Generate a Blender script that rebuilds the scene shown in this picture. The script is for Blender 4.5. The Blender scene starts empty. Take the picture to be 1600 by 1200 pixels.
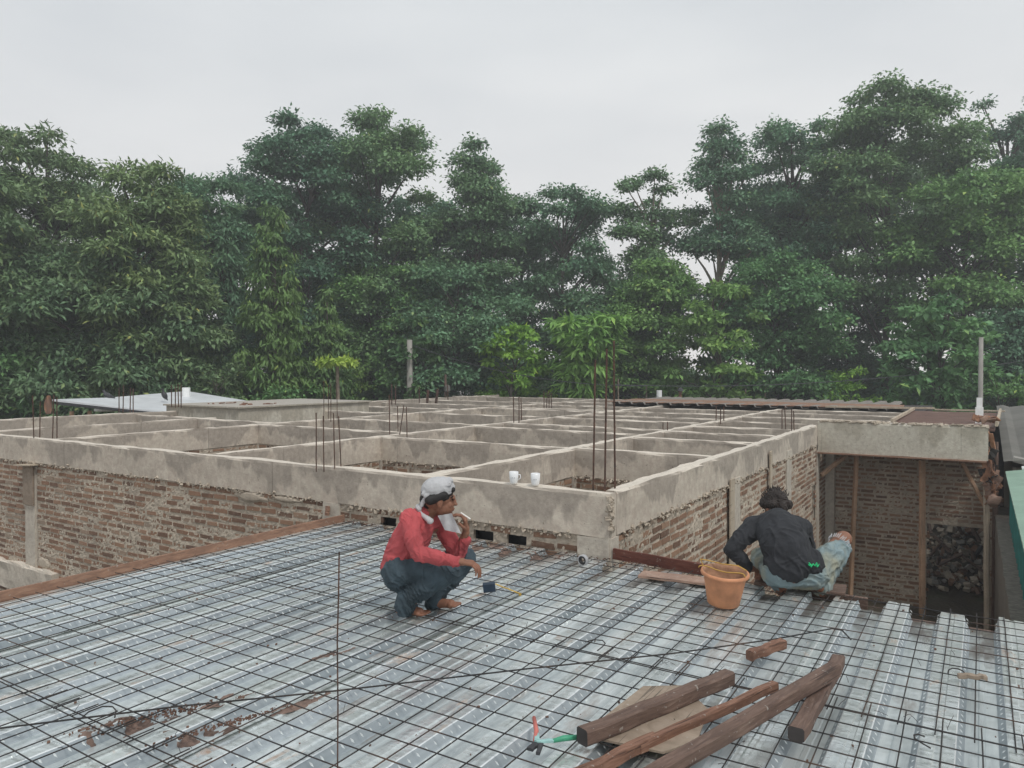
import bpy, bmesh, math, random
import numpy as np
from mathutils import Vector, Matrix, noise
C = bpy.context.scene.collection
SC = bpy.context.scene
PI = math.pi
rnd = random.Random(7)

# ------------------------------------------------------------------ camera, world, sun, exposure
EYE = 1.68
YAW = math.radians(32.3)
PITCH = math.radians(-1.0)
cam_d = bpy.data.cameras.new('camera'); cam = bpy.data.objects.new('camera', cam_d); C.objects.link(cam)
cam.location = (0, 0, EYE); cam.rotation_euler = (PI/2 + PITCH, 0, YAW)
cam_d.sensor_width = 36; cam_d.lens = 26.1; cam_d.clip_start = 0.05; cam_d.clip_end = 3000
SC.camera = cam
SC.view_settings.view_transform = 'Standard'; SC.view_settings.look = 'None'
SC.view_settings.exposure = 0.3; SC.view_settings.gamma = 1

SUN_DIR = Vector((0.75, -0.35, 1.25)).normalized()
W = bpy.data.worlds.new("World"); SC.world = W; W.use_nodes = True
nt = W.node_tree; nt.nodes.clear()
def wn(t, **k):
    n = nt.nodes.new(t)
    for a, b in k.items(): setattr(n, a, b)
    return n
wo = wn('ShaderNodeOutputWorld'); bg = wn('ShaderNodeBackground'); bg.inputs['Strength'].default_value = 0.1
sky = wn('ShaderNodeTexSky', sky_type='NISHITA'); sky.sun_disc = False
sky.sun_elevation = math.asin(SUN_DIR.z); sky.sun_rotation = math.atan2(SUN_DIR.x, SUN_DIR.y)
tc = wn('ShaderNodeTexCoord'); mp = wn('ShaderNodeMapping'); mp.inputs['Scale'].default_value = (1.2, 1.2, 4.0)
nz = wn('ShaderNodeTexNoise'); nz.inputs['Scale'].default_value = 1.3; nz.inputs['Detail'].default_value = 4
cr = wn('ShaderNodeValToRGB'); cr.color_ramp.elements[0].position = 0.3; cr.color_ramp.elements[1].position = 0.72
cr.color_ramp.elements[0].color = (6.3, 6.4, 6.55, 1); cr.color_ramp.elements[1].color = (8.2, 8.1, 8.0, 1)
sz = wn('ShaderNodeSeparateXYZ'); gr_ = wn('ShaderNodeValToRGB'); ge = gr_.color_ramp.elements
ge[0].position = 0.0; ge[0].color = (1.14, 1.11, 1.08, 1); ge[1].position = .62; ge[1].color = (.74, .80, .84, 1)
gm = wn('ShaderNodeMix', data_type='RGBA', blend_type='MULTIPLY'); gm.inputs['Factor'].default_value = 1
mx = wn('ShaderNodeMix', data_type='RGBA'); mx.inputs['Factor'].default_value = 0.95
nt.links.new(tc.outputs['Generated'], mp.inputs['Vector']); nt.links.new(mp.outputs[0], nz.inputs['Vector'])
nt.links.new(nz.outputs['Fac'], cr.inputs[0]); nt.links.new(sky.outputs[0], mx.inputs['A'])
nt.links.new(tc.outputs['Generated'], sz.inputs[0]); nt.links.new(sz.outputs['Z'], gr_.inputs[0])
nt.links.new(cr.outputs[0], gm.inputs['A']); nt.links.new(gr_.outputs[0], gm.inputs['B']); nt.links.new(gm.outputs['Result'], mx.inputs['B']); nt.links.new(mx.outputs['Result'], bg.inputs['Color'])
nt.links.new(bg.outputs[0], wo.inputs['Surface'])
sd = bpy.data.lights.new('sun', 'SUN'); sd.energy = 1.5; sd.angle = math.radians(14); sd.color = (1, .965, .91)
sun = bpy.data.objects.new('sun', sd); C.objects.link(sun)
sun.rotation_euler = SUN_DIR.to_track_quat('Z', 'Y').to_euler()

# ------------------------------------------------------------------ helpers
def cp(px, py, D):
    """world point seen D metres ahead of the standing photographer, at the photo's pixel (1600 wide)"""
    a = (px-800)/1160.; b = (600-py)/1160.
    c, s = math.cos(PITCH), math.sin(PITCH)
    f = c - b*s; u = s + b*c
    cy, sy = math.cos(YAW), math.sin(YAW)
    k = D/f
    return Vector(((a*cy - f*sy)*k, (a*sy + f*cy)*k, EYE + u*k))
CR = Vector((math.cos(YAW), math.sin(YAW), 0)); CF = Vector((-math.sin(YAW), math.cos(YAW), 0)); UP = Vector((0, 0, 1))

def tag(o, label=None, cat=None, group=None, kind=None):
    if label: o['label'] = label
    if cat: o['category'] = cat
    if group: o['group'] = group
    if kind: o['kind'] = kind
    return o
def empty(name, loc, label, cat, group=None, rz=0):
    o = bpy.data.objects.new(name, None); C.objects.link(o); o.location = loc; o.rotation_euler = (0, 0, rz)
    o.empty_display_size = .2
    return tag(o, label, cat, group)
def mk(name, verts, faces, mats, parent=None, smooth=False, mi=None, local=False):
    me = bpy.data.meshes.new(name); me.from_pydata([tuple(v) for v in verts], [], faces); me.update()
    for m in (mats if isinstance(mats, (list, tuple)) else [mats]): me.materials.append(m)
    if mi is not None: me.polygons.foreach_set('material_index', mi)
    if smooth: me.polygons.foreach_set('use_smooth', [True]*len(me.polygons))
    o = bpy.data.objects.new(name, me); C.objects.link(o)
    if parent is not None:
        o.parent = parent
        if not local:
            o.matrix_parent_inverse = wm(parent).inverted()
    return o
def wm(o):
    m = Matrix.LocRotScale(o.location, o.rotation_euler, o.scale)
    if o.parent: m = wm(o.parent) @ o.matrix_parent_inverse @ m
    return m
class MB:
    def __init__(s): s.v = []; s.f = []; s.mi = []
    def add(s, vs, fs, mi=0):
        b = len(s.v); s.v += [tuple(v) for v in vs]; s.f += [tuple(i+b for i in f) for f in fs]; s.mi += [mi]*len(fs)
    def box(s, x0, x1, y0, y1, z0, z1, mi=0):
        s.add([(x0,y0,z0),(x1,y0,z0),(x1,y1,z0),(x0,y1,z0),(x0,y0,z1),(x1,y0,z1),(x1,y1,z1),(x0,y1,z1)],
              [(0,3,2,1),(4,5,6,7),(0,1,5,4),(1,2,6,5),(2,3,7,6),(3,0,4,7)], mi)
    def bar(s, p, q, w, h, roll=0, mi=0, jit=0, seg=1, ch=0.12):
        """chamfered rectangular bar p->q"""
        p = Vector(p); q = Vector(q); d = (q-p).normalized()
        up = UP if abs(d.z) < .95 else Vector((0, 1, 0))
        a = d.cross(up).normalized(); b = a.cross(d).normalized()
        if roll: 
            R = Matrix.Rotation(roll, 3, d); a = R@a; b = R@b
        c = min(w, h)*ch
        prof = [(-w/2+c,-h/2),(w/2-c,-h/2),(w/2,-h/2+c),(w/2,h/2-c),(w/2-c,h/2),(-w/2+c,h/2),(-w/2,h/2-c),(-w/2,-h/2+c)]
        vs = []; n = len(prof)
        for k in range(seg+1):
            o = p.lerp(q, k/seg)
            j = Vector((rnd.uniform(-jit, jit), rnd.uniform(-jit, jit), rnd.uniform(-jit, jit)))
            for (x, y) in prof: vs.append(o+j+a*(x+rnd.uniform(-jit,jit)*.6)+b*(y+rnd.uniform(-jit,jit)*.6))
        fs = [(k*n+i, k*n+(i+1)%n, (k+1)*n+(i+1)%n, (k+1)*n+i) for k in range(seg) for i in range(n)]
        fs += [tuple(range(n))[::-1], tuple(range(seg*n, seg*n+n))]
        s.add(vs, fs, mi)
    def tube(s, pts, rad, n=6, mi=0, cap=True):
        pts = [Vector(p) for p in pts]
        if not isinstance(rad, (list, tuple)): rad = [rad]*len(pts)
        vs = []; prev = None
        for i, p in enumerate(pts):
            d = (pts[min(i+1, len(pts)-1)] - pts[max(i-1, 0)]).normalized()
            if prev is None:
                a = d.orthogonal().normalized()
            else:
                a = (prev - d*prev.dot(d)).normalized()
            prev = a; b = d.cross(a)
            for k in range(n):
                t = 2*PI*k/n; vs.append(p + (a*math.cos(t)+b*math.sin(t))*rad[i])
        fs = [(i*n+k, i*n+(k+1)%n, (i+1)*n+(k+1)%n, (i+1)*n+k) for i in range(len(pts)-1) for k in range(n)]
        if cap: fs += [tuple(range(n))[::-1], tuple(range((len(pts)-1)*n, len(pts)*n))]
        s.add(vs, fs, mi)
    def lathe(s, c, prof, n=32, mi=0, M=None):
        vs = []
        for (r, z) in prof:
            for k in range(n):
                t = 2*PI*k/n; v = Vector((r*math.cos(t), r*math.sin(t), z))
                if M: v = M@v
                vs.append(v+Vector(c))
        fs = [(i*n+k, i*n+(k+1)%n, (i+1)*n+(k+1)%n, (i+1)*n+k) for i in range(len(prof)-1) for k in range(n)]
        s.add(vs, fs, mi)
    def build(s, name, mats, parent=None, smooth=False):
        return mk(name, s.v, s.f, mats, parent, smooth, s.mi)

# ------------------------------------------------------------------ materials
class NT:
    def __init__(s, name):
        s.m = bpy.data.materials.new(name); s.m.use_nodes = True; s.t = s.m.node_tree
        s.b = s.t.nodes['Principled BSDF']; s.out = s.t.nodes['Material Output']
    def n(s, t, ins=None, **k):
        x = s.t.nodes.new(t)
        for a, b in k.items(): setattr(x, a, b)
        for a, b in (ins or {}).items():
            if hasattr(b, 'outputs'): b = b.outputs[0]
            if isinstance(b, bpy.types.NodeSocket): s.t.links.new(b, x.inputs[a])
            else: x.inputs[a].default_value = b
        return x
    def pos(s, scale=(1,1,1), obj=False):
        p = s.n('ShaderNodeTexCoord').outputs['Object'] if obj else s.n('ShaderNodeNewGeometry').outputs['Position']
        return s.n('ShaderNodeMapping', {'Vector': p, 'Scale': scale}).outputs[0]
    def noise(s, v, scale, detail=4, rough=.55, dist=0):
        return s.n('ShaderNodeTexNoise', {'Vector': v, 'Scale': scale, 'Detail': detail, 'Roughness': rough, 'Distortion': dist}).outputs['Fac']
    def ramp(s, f, *st):
        r = s.n('ShaderNodeValToRGB', {'Fac': f}); e = r.color_ramp.elements
        while len(e) < len(st): e.new(.5)
        for q, (p, c) in zip(e, st):
            q.position = p; q.color = (c, c, c, 1) if isinstance(c, (int, float)) else (*c, 1)
        return r.outputs[0]
    def mix(s, f, a, b, mode='MIX'):
        x = s.n('ShaderNodeMix', data_type='RGBA', blend_type=mode)
        for nme, v in (('Factor', f), ('A', a), ('B', b)):
            if isinstance(v, tuple) and len(v) == 3: v = (*v, 1)
            if isinstance(v, bpy.types.NodeSocket): s.t.links.new(v, x.inputs[nme])
            else: x.inputs[nme].default_value = v
        return x.outputs['Result']
    def math(s, op, a, b=0.0, c=None):
        x = s.n('ShaderNodeMath', operation=op)
        for i, v in enumerate((a, b) + ((c,) if c is not None else ())):
            if isinstance(v, bpy.types.NodeSocket): s.t.links.new(v, x.inputs[i])
            else: x.inputs[i].default_value = v
        return x.outputs[0]
    def set(s, col=None, rough=None, metal=None, bump=None, bstr=.3, bdist=.01, spec=None):
        for nme, v in (('Base Color', col), ('Roughness', rough), ('Metallic', metal), ('Specular IOR Level', spec)):
            if v is None: continue
            if isinstance(v, bpy.types.NodeSocket): s.t.links.new(v, s.b.inputs[nme])
            else: s.b.inputs[nme].default_value = (*v, 1) if isinstance(v, tuple) else v
        if bump is not None:
            x = s.n('ShaderNodeBump', {'Height': bump, 'Strength': bstr, 'Distance': bdist})
            s.t.links.new(x.outputs[0], s.b.inputs['Normal'])
        return s.m
def plain(name, col, rough=.7, metal=0, var=.25, scale=12, bump=.2, obj=False):
    t = NT(name); p = t.pos(obj=obj); f = t.noise(p, scale, 5)
    c0 = tuple(max(0, c*(1-var)) for c in col); c1 = tuple(c*(1+var) for c in col)
    return t.set(t.ramp(f, (.3, c0), (.7, c1)), rough, metal, t.noise(p, scale*4, 4), bump, .004)
M = {}
def m_concrete(name, light=(.56,.49,.41), dark=(.375,.325,.275), top=(.7,.63,.54), ztop=.57, depth=.4, cover=.5):
    t = NT(name); geo = t.n('ShaderNodeNewGeometry'); P = geo.outputs['Position']
    sx = t.n('ShaderNodeSeparateXYZ', {'Vector': P})
    tt = t.math('DIVIDE', t.math('SUBTRACT', ztop, sx.outputs['Z']), depth)
    n1 = t.noise(t.pos((1.0,1.0,.35)), 1.6, 2, .5); n2 = t.noise(t.pos((1,1,.45)), 6.5, 3, .5)
    lim = t.math('ADD', t.math('MULTIPLY', t.math('SUBTRACT', n1, .5), 3.2), t.math('MULTIPLY', t.math('SUBTRACT', n2, .5), 1.3))
    lim = t.math('ADD', lim, cover)
    wet = t.ramp(t.math('MULTIPLY_ADD', t.math('SUBTRACT', lim, tt), 2.8, .5), (.25, 0.), (.75, 1.))
    fine = t.noise(t.pos(), 14, 6, .65); big = t.noise(t.pos(), 2.2, 4)
    col = t.mix(wet, light, dark)
    col = t.mix(.55, col, t.ramp(fine, (.25, .25), (.75, .75)), 'OVERLAY')
    col = t.mix(t.ramp(big, (.35, 0.), (.75, .45)), col, tuple(c*.72 for c in light))
    jn = t.math('FRACT', t.math('MULTIPLY', t.math('ADD', t.math('ADD', sx.outputs['X'], sx.outputs['Y']), t.math('MULTIPLY', n2, .02)), .41))
    jl = t.math('MULTIPLY', t.ramp(t.math('ABSOLUTE', t.math('SUBTRACT', jn, .5)), (0., .75), (.006, 0.)), t.ramp(n1, (.4, .25), (.6, 1.)))
    col = t.mix(jl, col, tuple(c*.45 for c in dark))
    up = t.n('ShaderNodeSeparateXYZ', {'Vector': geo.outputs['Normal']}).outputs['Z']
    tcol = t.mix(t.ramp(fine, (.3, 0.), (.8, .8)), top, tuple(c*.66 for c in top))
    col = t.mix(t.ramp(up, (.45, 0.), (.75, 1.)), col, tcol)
    # small rusty or mossy flecks
    fl = t.ramp(t.noise(t.pos(), 31, 2), (.68, 0.), (.74, .7))
    col = t.mix(fl, col, (.11,.085,.06))
    h = t.math('ADD', t.noise(t.pos(), 40, 6, .7), t.math('MULTIPLY', t.noise(t.pos((1,1,.3)), 9, 3), 2))
    return t.set(col, .93, 0, h, .45, .012)
M['concrete'] = m_concrete('concrete')
M['concrete_band'] = m_concrete('concrete_pale', (.55,.51,.43), (.42,.38,.31), (.46,.42,.37), .66, .62, .35)
M['plaster'] = m_concrete('column_plaster', (.54,.485,.41), (.43,.375,.315), cover=.2)
t = NT('brick'); r = t.n('ShaderNodeNewGeometry').outputs['Random Per Island']
c = t.ramp(r, (0, (.14,.082,.056)), (.25, (.21,.118,.075)), (.6, (.27,.155,.098)), (.9, (.33,.2,.13)), (1, (.3,.235,.18)))
f = t.noise(t.pos(), 22, 5, .65)
c = t.mix(t.ramp(f, (.5, 0.), (.8, .45)), c, (.38,.31,.24))
M['brick'] = t.set(c, .92, 0, t.noise(t.pos(), 60, 5, .7), .6, .01)
t = NT('mortar'); f = t.noise(t.pos(), 9, 6, .65); g = t.noise(t.pos(), 1.1, 3)
c = t.ramp(f, (.25, (.34,.285,.225)), (.6, (.56,.485,.39)), (.85, (.64,.565,.465)))
c = t.mix(t.ramp(g, (.4, 0.), (.7, .35)), c, (.2,.165,.135))
M['mortar'] = t.set(c, .95, 0, t.noise(t.pos(), 45, 6, .7), .7, .015)
# galvanised deck
t = NT('galvanised_steel'); P = t.pos(); 
lo = t.noise(t.pos((6,.5,6)), 1.2, 5, .6); sp = t.noise(t.pos((1,1,1)), 26, 6, .7); bl = t.noise(P, 1.3, 4, .6)
c = t.ramp(lo, (.25, (.5,.55,.57)), (.5, (.76,.81,.81)), (.8, (.88,.92,.91)))
c = t.mix(t.ramp(bl, (.35, 0.), (.7, .45)), c, (.62,.66,.58))
c = t.mix(t.ramp(sp, (.48, 0.), (.75, .35)), c, (.4,.42,.41))
ru = t.noise(t.pos((3.6,1.3,1)), 1.7, 7, .7, .6)
rm = t.ramp(ru, (.585, 0.), (.63, .5), (.70, .9))
c = t.mix(t.ramp(t.noise(t.pos((5,.7,1)), 1.5, 5, .65), (.56, 0.), (.68, .55)), c, (.27,.29,.31))
c = t.mix(rm, c, (.30,.185,.12))
sx = t.n('ShaderNodeSeparateXYZ', {'Vector': t.n('ShaderNodeNewGeometry').outputs['Position']})
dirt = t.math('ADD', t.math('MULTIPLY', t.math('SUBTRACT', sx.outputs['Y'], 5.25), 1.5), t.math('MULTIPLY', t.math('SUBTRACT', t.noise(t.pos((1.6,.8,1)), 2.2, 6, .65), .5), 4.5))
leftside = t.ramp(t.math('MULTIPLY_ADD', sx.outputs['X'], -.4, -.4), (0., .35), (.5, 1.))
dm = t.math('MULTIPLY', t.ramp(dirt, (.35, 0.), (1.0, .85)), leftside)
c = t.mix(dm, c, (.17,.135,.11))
rg = t.math('ADD', t.ramp(sp, (.3, .24), (.8, .42)), t.math('MULTIPLY', dm, .35))
me_ = t.ramp(t.math('MAXIMUM', rm, dm), (0., .72), (.6, .0))
h = t.math('ADD', t.math('MULTIPLY', t.noise(t.pos((1.5,5,1)), 5, 3), 2.), t.noise(P, 30, 4))
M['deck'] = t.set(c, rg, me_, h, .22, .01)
t = NT('reflection_toned_flank'); c = t.ramp(t.noise(t.pos((3,.6,3)), 2, 5), (.3, (.27,.31,.33)), (.7, (.52,.57,.60)))  # flank painted darker to stand in for the missing dark reflections
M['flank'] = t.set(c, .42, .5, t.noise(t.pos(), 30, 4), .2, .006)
t = NT('dirty_contrast_trough_steel'); f = t.noise(t.pos((5,.45,5)), 1.4, 6, .62)  # rib reflection contrast painted into the trough tone, brown dirt over it
c = t.ramp(f, (.26, (.24,.27,.28)), (.46, (.58,.63,.63)), (.7, (.82,.86,.85)))
c = t.mix(t.ramp(t.noise(t.pos((3,1,1)), 1.3, 6, .68), (.56, 0.), (.7, .7)), c, (.3,.22,.17))
sx2 = t.n('ShaderNodeSeparateXYZ', {'Vector': t.n('ShaderNodeNewGeometry').outputs['Position']})
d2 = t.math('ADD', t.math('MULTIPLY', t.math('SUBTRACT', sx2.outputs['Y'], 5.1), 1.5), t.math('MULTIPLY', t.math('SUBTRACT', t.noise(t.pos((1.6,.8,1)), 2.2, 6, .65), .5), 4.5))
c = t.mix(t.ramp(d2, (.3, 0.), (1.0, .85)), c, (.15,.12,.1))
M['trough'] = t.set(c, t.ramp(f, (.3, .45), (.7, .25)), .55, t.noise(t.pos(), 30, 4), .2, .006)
M['rib_highlight'] = plain('painted_rib_highlight', (.82,.85,.85), .3, .5, .1, 5)  # highlights on rib edges and embossments, painted as a lighter steel
t = NT('rusty_steel'); f = t.noise(t.pos(), 18, 5)
M['rebar'] = t.set(t.ramp(f, (.3, (.045,.03,.024)), (.6, (.115,.06,.042)), (.8, (.2,.11,.075))), .8, .15, t.noise(t.pos(), 160, 2), .6, .003)
t = NT('dark_wire_steel'); f = t.noise(t.pos(), 3, 5)
M['wire'] = t.set(t.ramp(f, (.35, (.03,.03,.032)), (.55, (.05,.043,.04)), (.72, (.13,.075,.05))), .62, .45)
def m_wood(name, a, b, c3, ax=(1,1,1), sc=6, rough=.8):
    t = NT(name); p = t.pos(ax, obj=True); f = t.noise(p, sc, 6, .6, .8); g = t.noise(t.pos(obj=True), 3, 4)
    c = t.ramp(f, (.3, a), (.55, b), (.8, c3)); c = t.mix(t.ramp(g, (.4, 0.), (.75, .5)), c, tuple(x*.6 for x in a))
    c = t.mix(t.ramp(t.noise(t.pos(obj=True), 38, 3), (.66, 0.), (.7, .6)), c, (.4,.37,.33))
    c = t.mix(t.ramp(t.noise(t.pos((30,1,30), obj=True), 2, 3), (.33, .75), (.39, 0.)), c, tuple(x*.3 for x in a))
    return t.set(c, rough, 0, f, .5, .008)
M['timber'] = m_wood('weathered_timber', (.09,.055,.043), (.17,.108,.082), (.27,.195,.155), (9,1.2,9))
M['timber_red'] = m_wood('reddish_timber', (.13,.06,.038), (.25,.13,.085), (.34,.2,.14), (9,1.2,9))
M['endgrain'] = plain('dark_end_grain', (.055,.048,.046), .9)
M['formwork'] = m_wood('orange_formwork_board', (.2,.115,.08), (.31,.175,.115), (.42,.27,.19), (1.5,1.5,7))
M['redboard'] = m_wood('dark_red_board', (.1,.03,.02), (.155,.052,.035), (.22,.09,.06), (1.5,1.5,7))
M['ply'] = m_wood('plywood', (.24,.185,.135), (.32,.25,.19), (.4,.32,.25), (2,2,2), 5)
M['pinkply'] = m_wood('pinkish_plank', (.28,.17,.125), (.38,.25,.19), (.48,.36,.29), (2,2,8))
M['prop'] = m_wood('pale_brown_timber', (.44,.27,.165), (.56,.36,.235), (.62,.44,.31), (8,8,1))
M['palewood'] = m_wood('pale_wood', (.42,.34,.25), (.52,.44,.34), (.6,.53,.43), (8,8,1))
M['brownslab'] = m_wood('brown_formply', (.12,.06,.046), (.17,.09,.07), (.27,.18,.15), (1,1,1), 2.2, .55)
M['white'] = plain('white_plastic', (.84,.85,.84), .4, 0, .06)
M['whiteroof'] = plain('white_metal_roof', (.66,.68,.70), .45, 0, .1, 2)
M['cup'] = plain('white_glaze', (.8,.81,.82), .25, 0, .04)
M['black'] = plain('black_plastic', (.02,.02,.022), .5)
M['dark'] = plain('dark_grey', (.045,.046,.05), .8)
M['bucket'] = plain('orange_plastic', (.56,.25,.125), .65, 0, .28, 7, .15)
M['bucketin'] = plain('mortar_smeared_plastic', (.36,.2,.12), .8, 0, .35, 14, .4)
M['rope'] = plain('yellow_rope', (.5,.3,.07), .8)
M['green'] = plain('green_handle', (.06,.35,.2), .5)
M['red'] = plain('red_handle', (.55,.16,.13), .5)
M['cyan'] = plain('worn_cyan_paint', (.3,.5,.48), .5)
M['bluecase'] = plain('dark_blue_case', (.02,.04,.07), .4)
M['yellow'] = plain('yellow_steel_tape', (.5,.32,.05), .5)
M['skin'] = plain('brown_skin', (.235,.105,.062), .6, 0, .12, 30, .1)
M['hair'] = plain('black_hair', (.013,.011,.011), .6, 0, .3, 90, .6)
M['hairbrown'] = plain('dark_brown_hair', (.025,.017,.014), .6, 0, .4, 90, .8)
def m_cloth(name, col, var=.2, sc=5, fine=260, second=None):
    t = NT(name); f = t.noise(t.pos(), sc, 5); c0 = tuple(x*(1-var) for x in col); c1 = tuple(x*(1+var) for x in col)
    c = t.ramp(f, (.3, c0), (.7, c1))
    if second: c = t.mix(t.ramp(t.noise(t.pos(), 3.2, 3), (.45, 0.), (.62, .8)), c, second)
    h = t.math('ADD', t.noise(t.pos(), fine, 2), t.math('MULTIPLY', t.noise(t.pos(), 28, 3), 4))
    return t.set(c, .92, 0, h, .4, .004)
M['redshirt'] = m_cloth('red_cotton', (.44,.078,.085))
M['jeans'] = m_cloth('grey_blue_denim', (.043,.066,.082), .35, 7)
M['towel'] = m_cloth('grey_cotton', (.46,.46,.47), .15, 9)
M['blackshirt'] = m_cloth('faded_black_cotton', (.027,.029,.034), .35, 4)
M['palejeans'] = m_cloth('faded_pale_denim', (.2,.27,.29), .2, 6, 260, (.29,.28,.2))
M['greenprint'] = plain('green_print', (.02,.55,.2), .6)
M['lightcloth'] = m_cloth('pale_blue_cloth', (.3,.37,.46))
M['khaki'] = m_cloth('orange_brown_sacking', (.33,.17,.1), .35, 6, 90, (.2,.13,.1))
M['paper'] = plain('white_paper', (.8,.78,.74), .7, 0, .03)
M['trunk'] = plain('bark', (.09,.075,.06), .95, 0, .35, 5, .8)
M['palebark'] = plain('pale_bark', (.27,.22,.17), .95, 0, .25, 8, .5)
M['pole'] = plain('concrete_pole', (.30,.285,.26), .9, 0, .15, 3)
M['cable'] = plain('black_cable', (.05,.055,.06), .6)
t = NT('brown_soil'); f = t.noise(t.pos(), 1.6, 8, .65)
M['soil'] = t.set(t.ramp(f, (.3, (.05,.043,.03)), (.55, (.1,.08,.055)), (.75, (.06,.085,.03))), .97, 0, t.noise(t.pos(), 12, 6), .8, .05)
t = NT('grey_weathered_wall'); f = t.noise(t.pos((5,16,.3)), 2.4, 6, .65, .3)
c = t.ramp(f, (.3, (.07,.06,.05)), (.5, (.16,.14,.115)), (.75, (.28,.255,.22)))
M['oldwall'] = t.set(c, .95, 0, t.noise(t.pos(), 20, 6), .7, .02)
M['teal'] = plain('teal_sheet', (.02,.17,.155), .7, 0, .35, 4)
M['greenroof'] = plain('pale_green_roof_sheet', (.25,.37,.29), .7, 0, .12, 3)
M['greyroof'] = plain('grey_roof_sheet', (.15,.145,.13), .85, 0, .2, 2)
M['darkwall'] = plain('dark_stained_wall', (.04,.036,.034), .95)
def m_leaf(name, base, var=.45, trans=.28, yellow=.0):
    t = NT(name); r = t.n('ShaderNodeNewGeometry').outputs['Random Per Island']
    n = t.noise(t.pos(), .55, 3); oi = t.n('ShaderNodeObjectInfo').outputs['Random']
    a = tuple(x*(1-var) for x in base); b = tuple(x*(1+var) for x in base)
    c = t.ramp(r, (0, a), (.6, base), (.97, b), (1., (base[0]*3+yellow, base[1]*1.9+yellow*.6, base[2]*1.2)))
    c = t.mix(t.ramp(n, (.35, 0.), (.65, .6)), c, (base[0]*1.7, base[1]*1.45, base[2]*1.2))
    c = t.mix(1., c, t.ramp(oi, (0., (.78,.86,.95)), (.35, (1.,1.,1.)), (.7, (1.25,1.12,.85)), (1., (.9,1.,1.15))), 'MULTIPLY')
    t.set(c, .55, 0, spec=.35)
    tr = t.n('ShaderNodeBsdfTranslucent'); t.t.links.new(c, tr.inputs['Color'])
    ms = t.n('ShaderNodeMixShader', {0: trans, 1: t.b, 2: tr}); t.t.links.new(ms.outputs[0], t.out.inputs['Surface'])
    return t.m
M['leaf_dark'] = m_leaf('dark_green_leaves', (.12,.24,.135))
M['leaf_mid'] = m_leaf('mid_green_leaves', (.145,.30,.115))
M['leaf_mango'] = m_leaf('olive_green_leaves', (.155,.25,.12), .5, .25, .06)
M['leaf_feather'] = m_leaf('drooping_green_leaves', (.11,.215,.075), .35)
M['leaf_bright'] = m_leaf('bright_green_leaves', (.17,.36,.07), .35)
M['leaf_frond'] = m_leaf('yellow_green_fronds', (.2,.39,.1), .3)
M['leaf_lime'] = m_leaf('lime_green_leaves', (.3,.46,.1), .25)

# ------------------------------------------------------------------ setting: ground
GZ = -3.25
g = []
NG = 60
for i in range(NG+1):
    for j in range(NG+1):
        x = -30 + math.copysign(abs((i/NG*2-1))**2.2, i/NG*2-1)*700; y = 20 + math.copysign(abs((j/NG*2-1))**2.2, j/NG*2-1)*700
        g.append((x, y, GZ + noise.noise(Vector((x*.08, y*.08, 0)))*.12))
gr = mk('ground', g, [(i*(NG+1)+j, (i+1)*(NG+1)+j, (i+1)*(NG+1)+j+1, i*(NG+1)+j+1) for i in range(NG) for j in range(NG)], M['soil'], smooth=True)
tag(gr, kind='structure')

# ------------------------------------------------------------------ unfinished building: beams, columns, brick walls
bld = empty('unfinished_building', (-10, 16, GZ), 'unfinished brick building topped by an open grid of grey concrete ring beams and steel bars', 'building')
TOP = .57; BOT = .17
def nz3(x, y, z, s): return noise.noise(Vector((x*s, y*s, z*s)))
def beam(p, q, w=.15, z0=BOT, z1=TOP, mat=None, rag=.012, name='beam', parent=None, step=.14):
    """concrete beam with slightly uneven edges from p to q (xy of its centre line)"""
    p = Vector((*p, 0)); q = Vector((*q, 0)); L = (q-p).length; d = (q-p)/L; a = Vector((d.y, -d.x, 0))
    n = max(2, int(L/step)); vs = []; fs = []
    off = rnd.uniform(-.004, .004)
    prof = [(-1,0),(-1,.33),(-1,.66),(-1,.93),(-.86,1),(-.3,1),(.3,1),(.86,1),(1,.93),(1,.66),(1,.33),(1,0)]
    m = len(prof)
    for k in range(n+1):
        o = p.lerp(q, k/n)
        for j, (s_, t_) in enumerate(prof):
            x = o + a*(s_*w/2); z = z0 + (z1-z0)*t_
            e = rag*nz3(x.x, x.y, z*3+j, 2.3) + rag*.5*nz3(x.x, x.y, j, 9)
            z2 = z + (e*1.3+off if t_ >= .9 else (e*1.2 if t_ == 0 else 0))
            x = x + a*(math.copysign(1, s_)*e*(.6 if 0 < t_ < .9 else 1.0))
            vs.append((x.x, x.y, z2))
    for k in range(n):
        for j in range(m): fs.append((k*m+j, k*m+(j+1) % m, (k+1)*m+(j+1) % m, (k+1)*m+j))
    fs += [tuple(range(m))[::-1], tuple(range(n*m, n*m+m))]
    return mk(name, vs, fs, mat or M['concrete'], parent or bld)
h = .075
XR, YF = -2.82, 6.1
# lines running away from the front
beam((XR-h, YF+.16), (XR-h, 16.14), z1=.575)
XS = {'b1': -5.0, 'b2': -8.66, 'b3': -12.8, 'b3b': -15.5, 'b4': -18.2}
beam((XS['b1'], YF+.152), (XS['b1'], 24.4))
beam((XS['b2'], YF+.152), (XS['b2'], 26.6))
beam((XS['b3'], YF+.152), (XS['b3'], 26.6))
beam((XS['b3b'], YF+.152), (XS['b3b'], 11.2))
beam((XS['b4'], YF+.152), (XS['b4'], 26.6), z1=.62)
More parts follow.
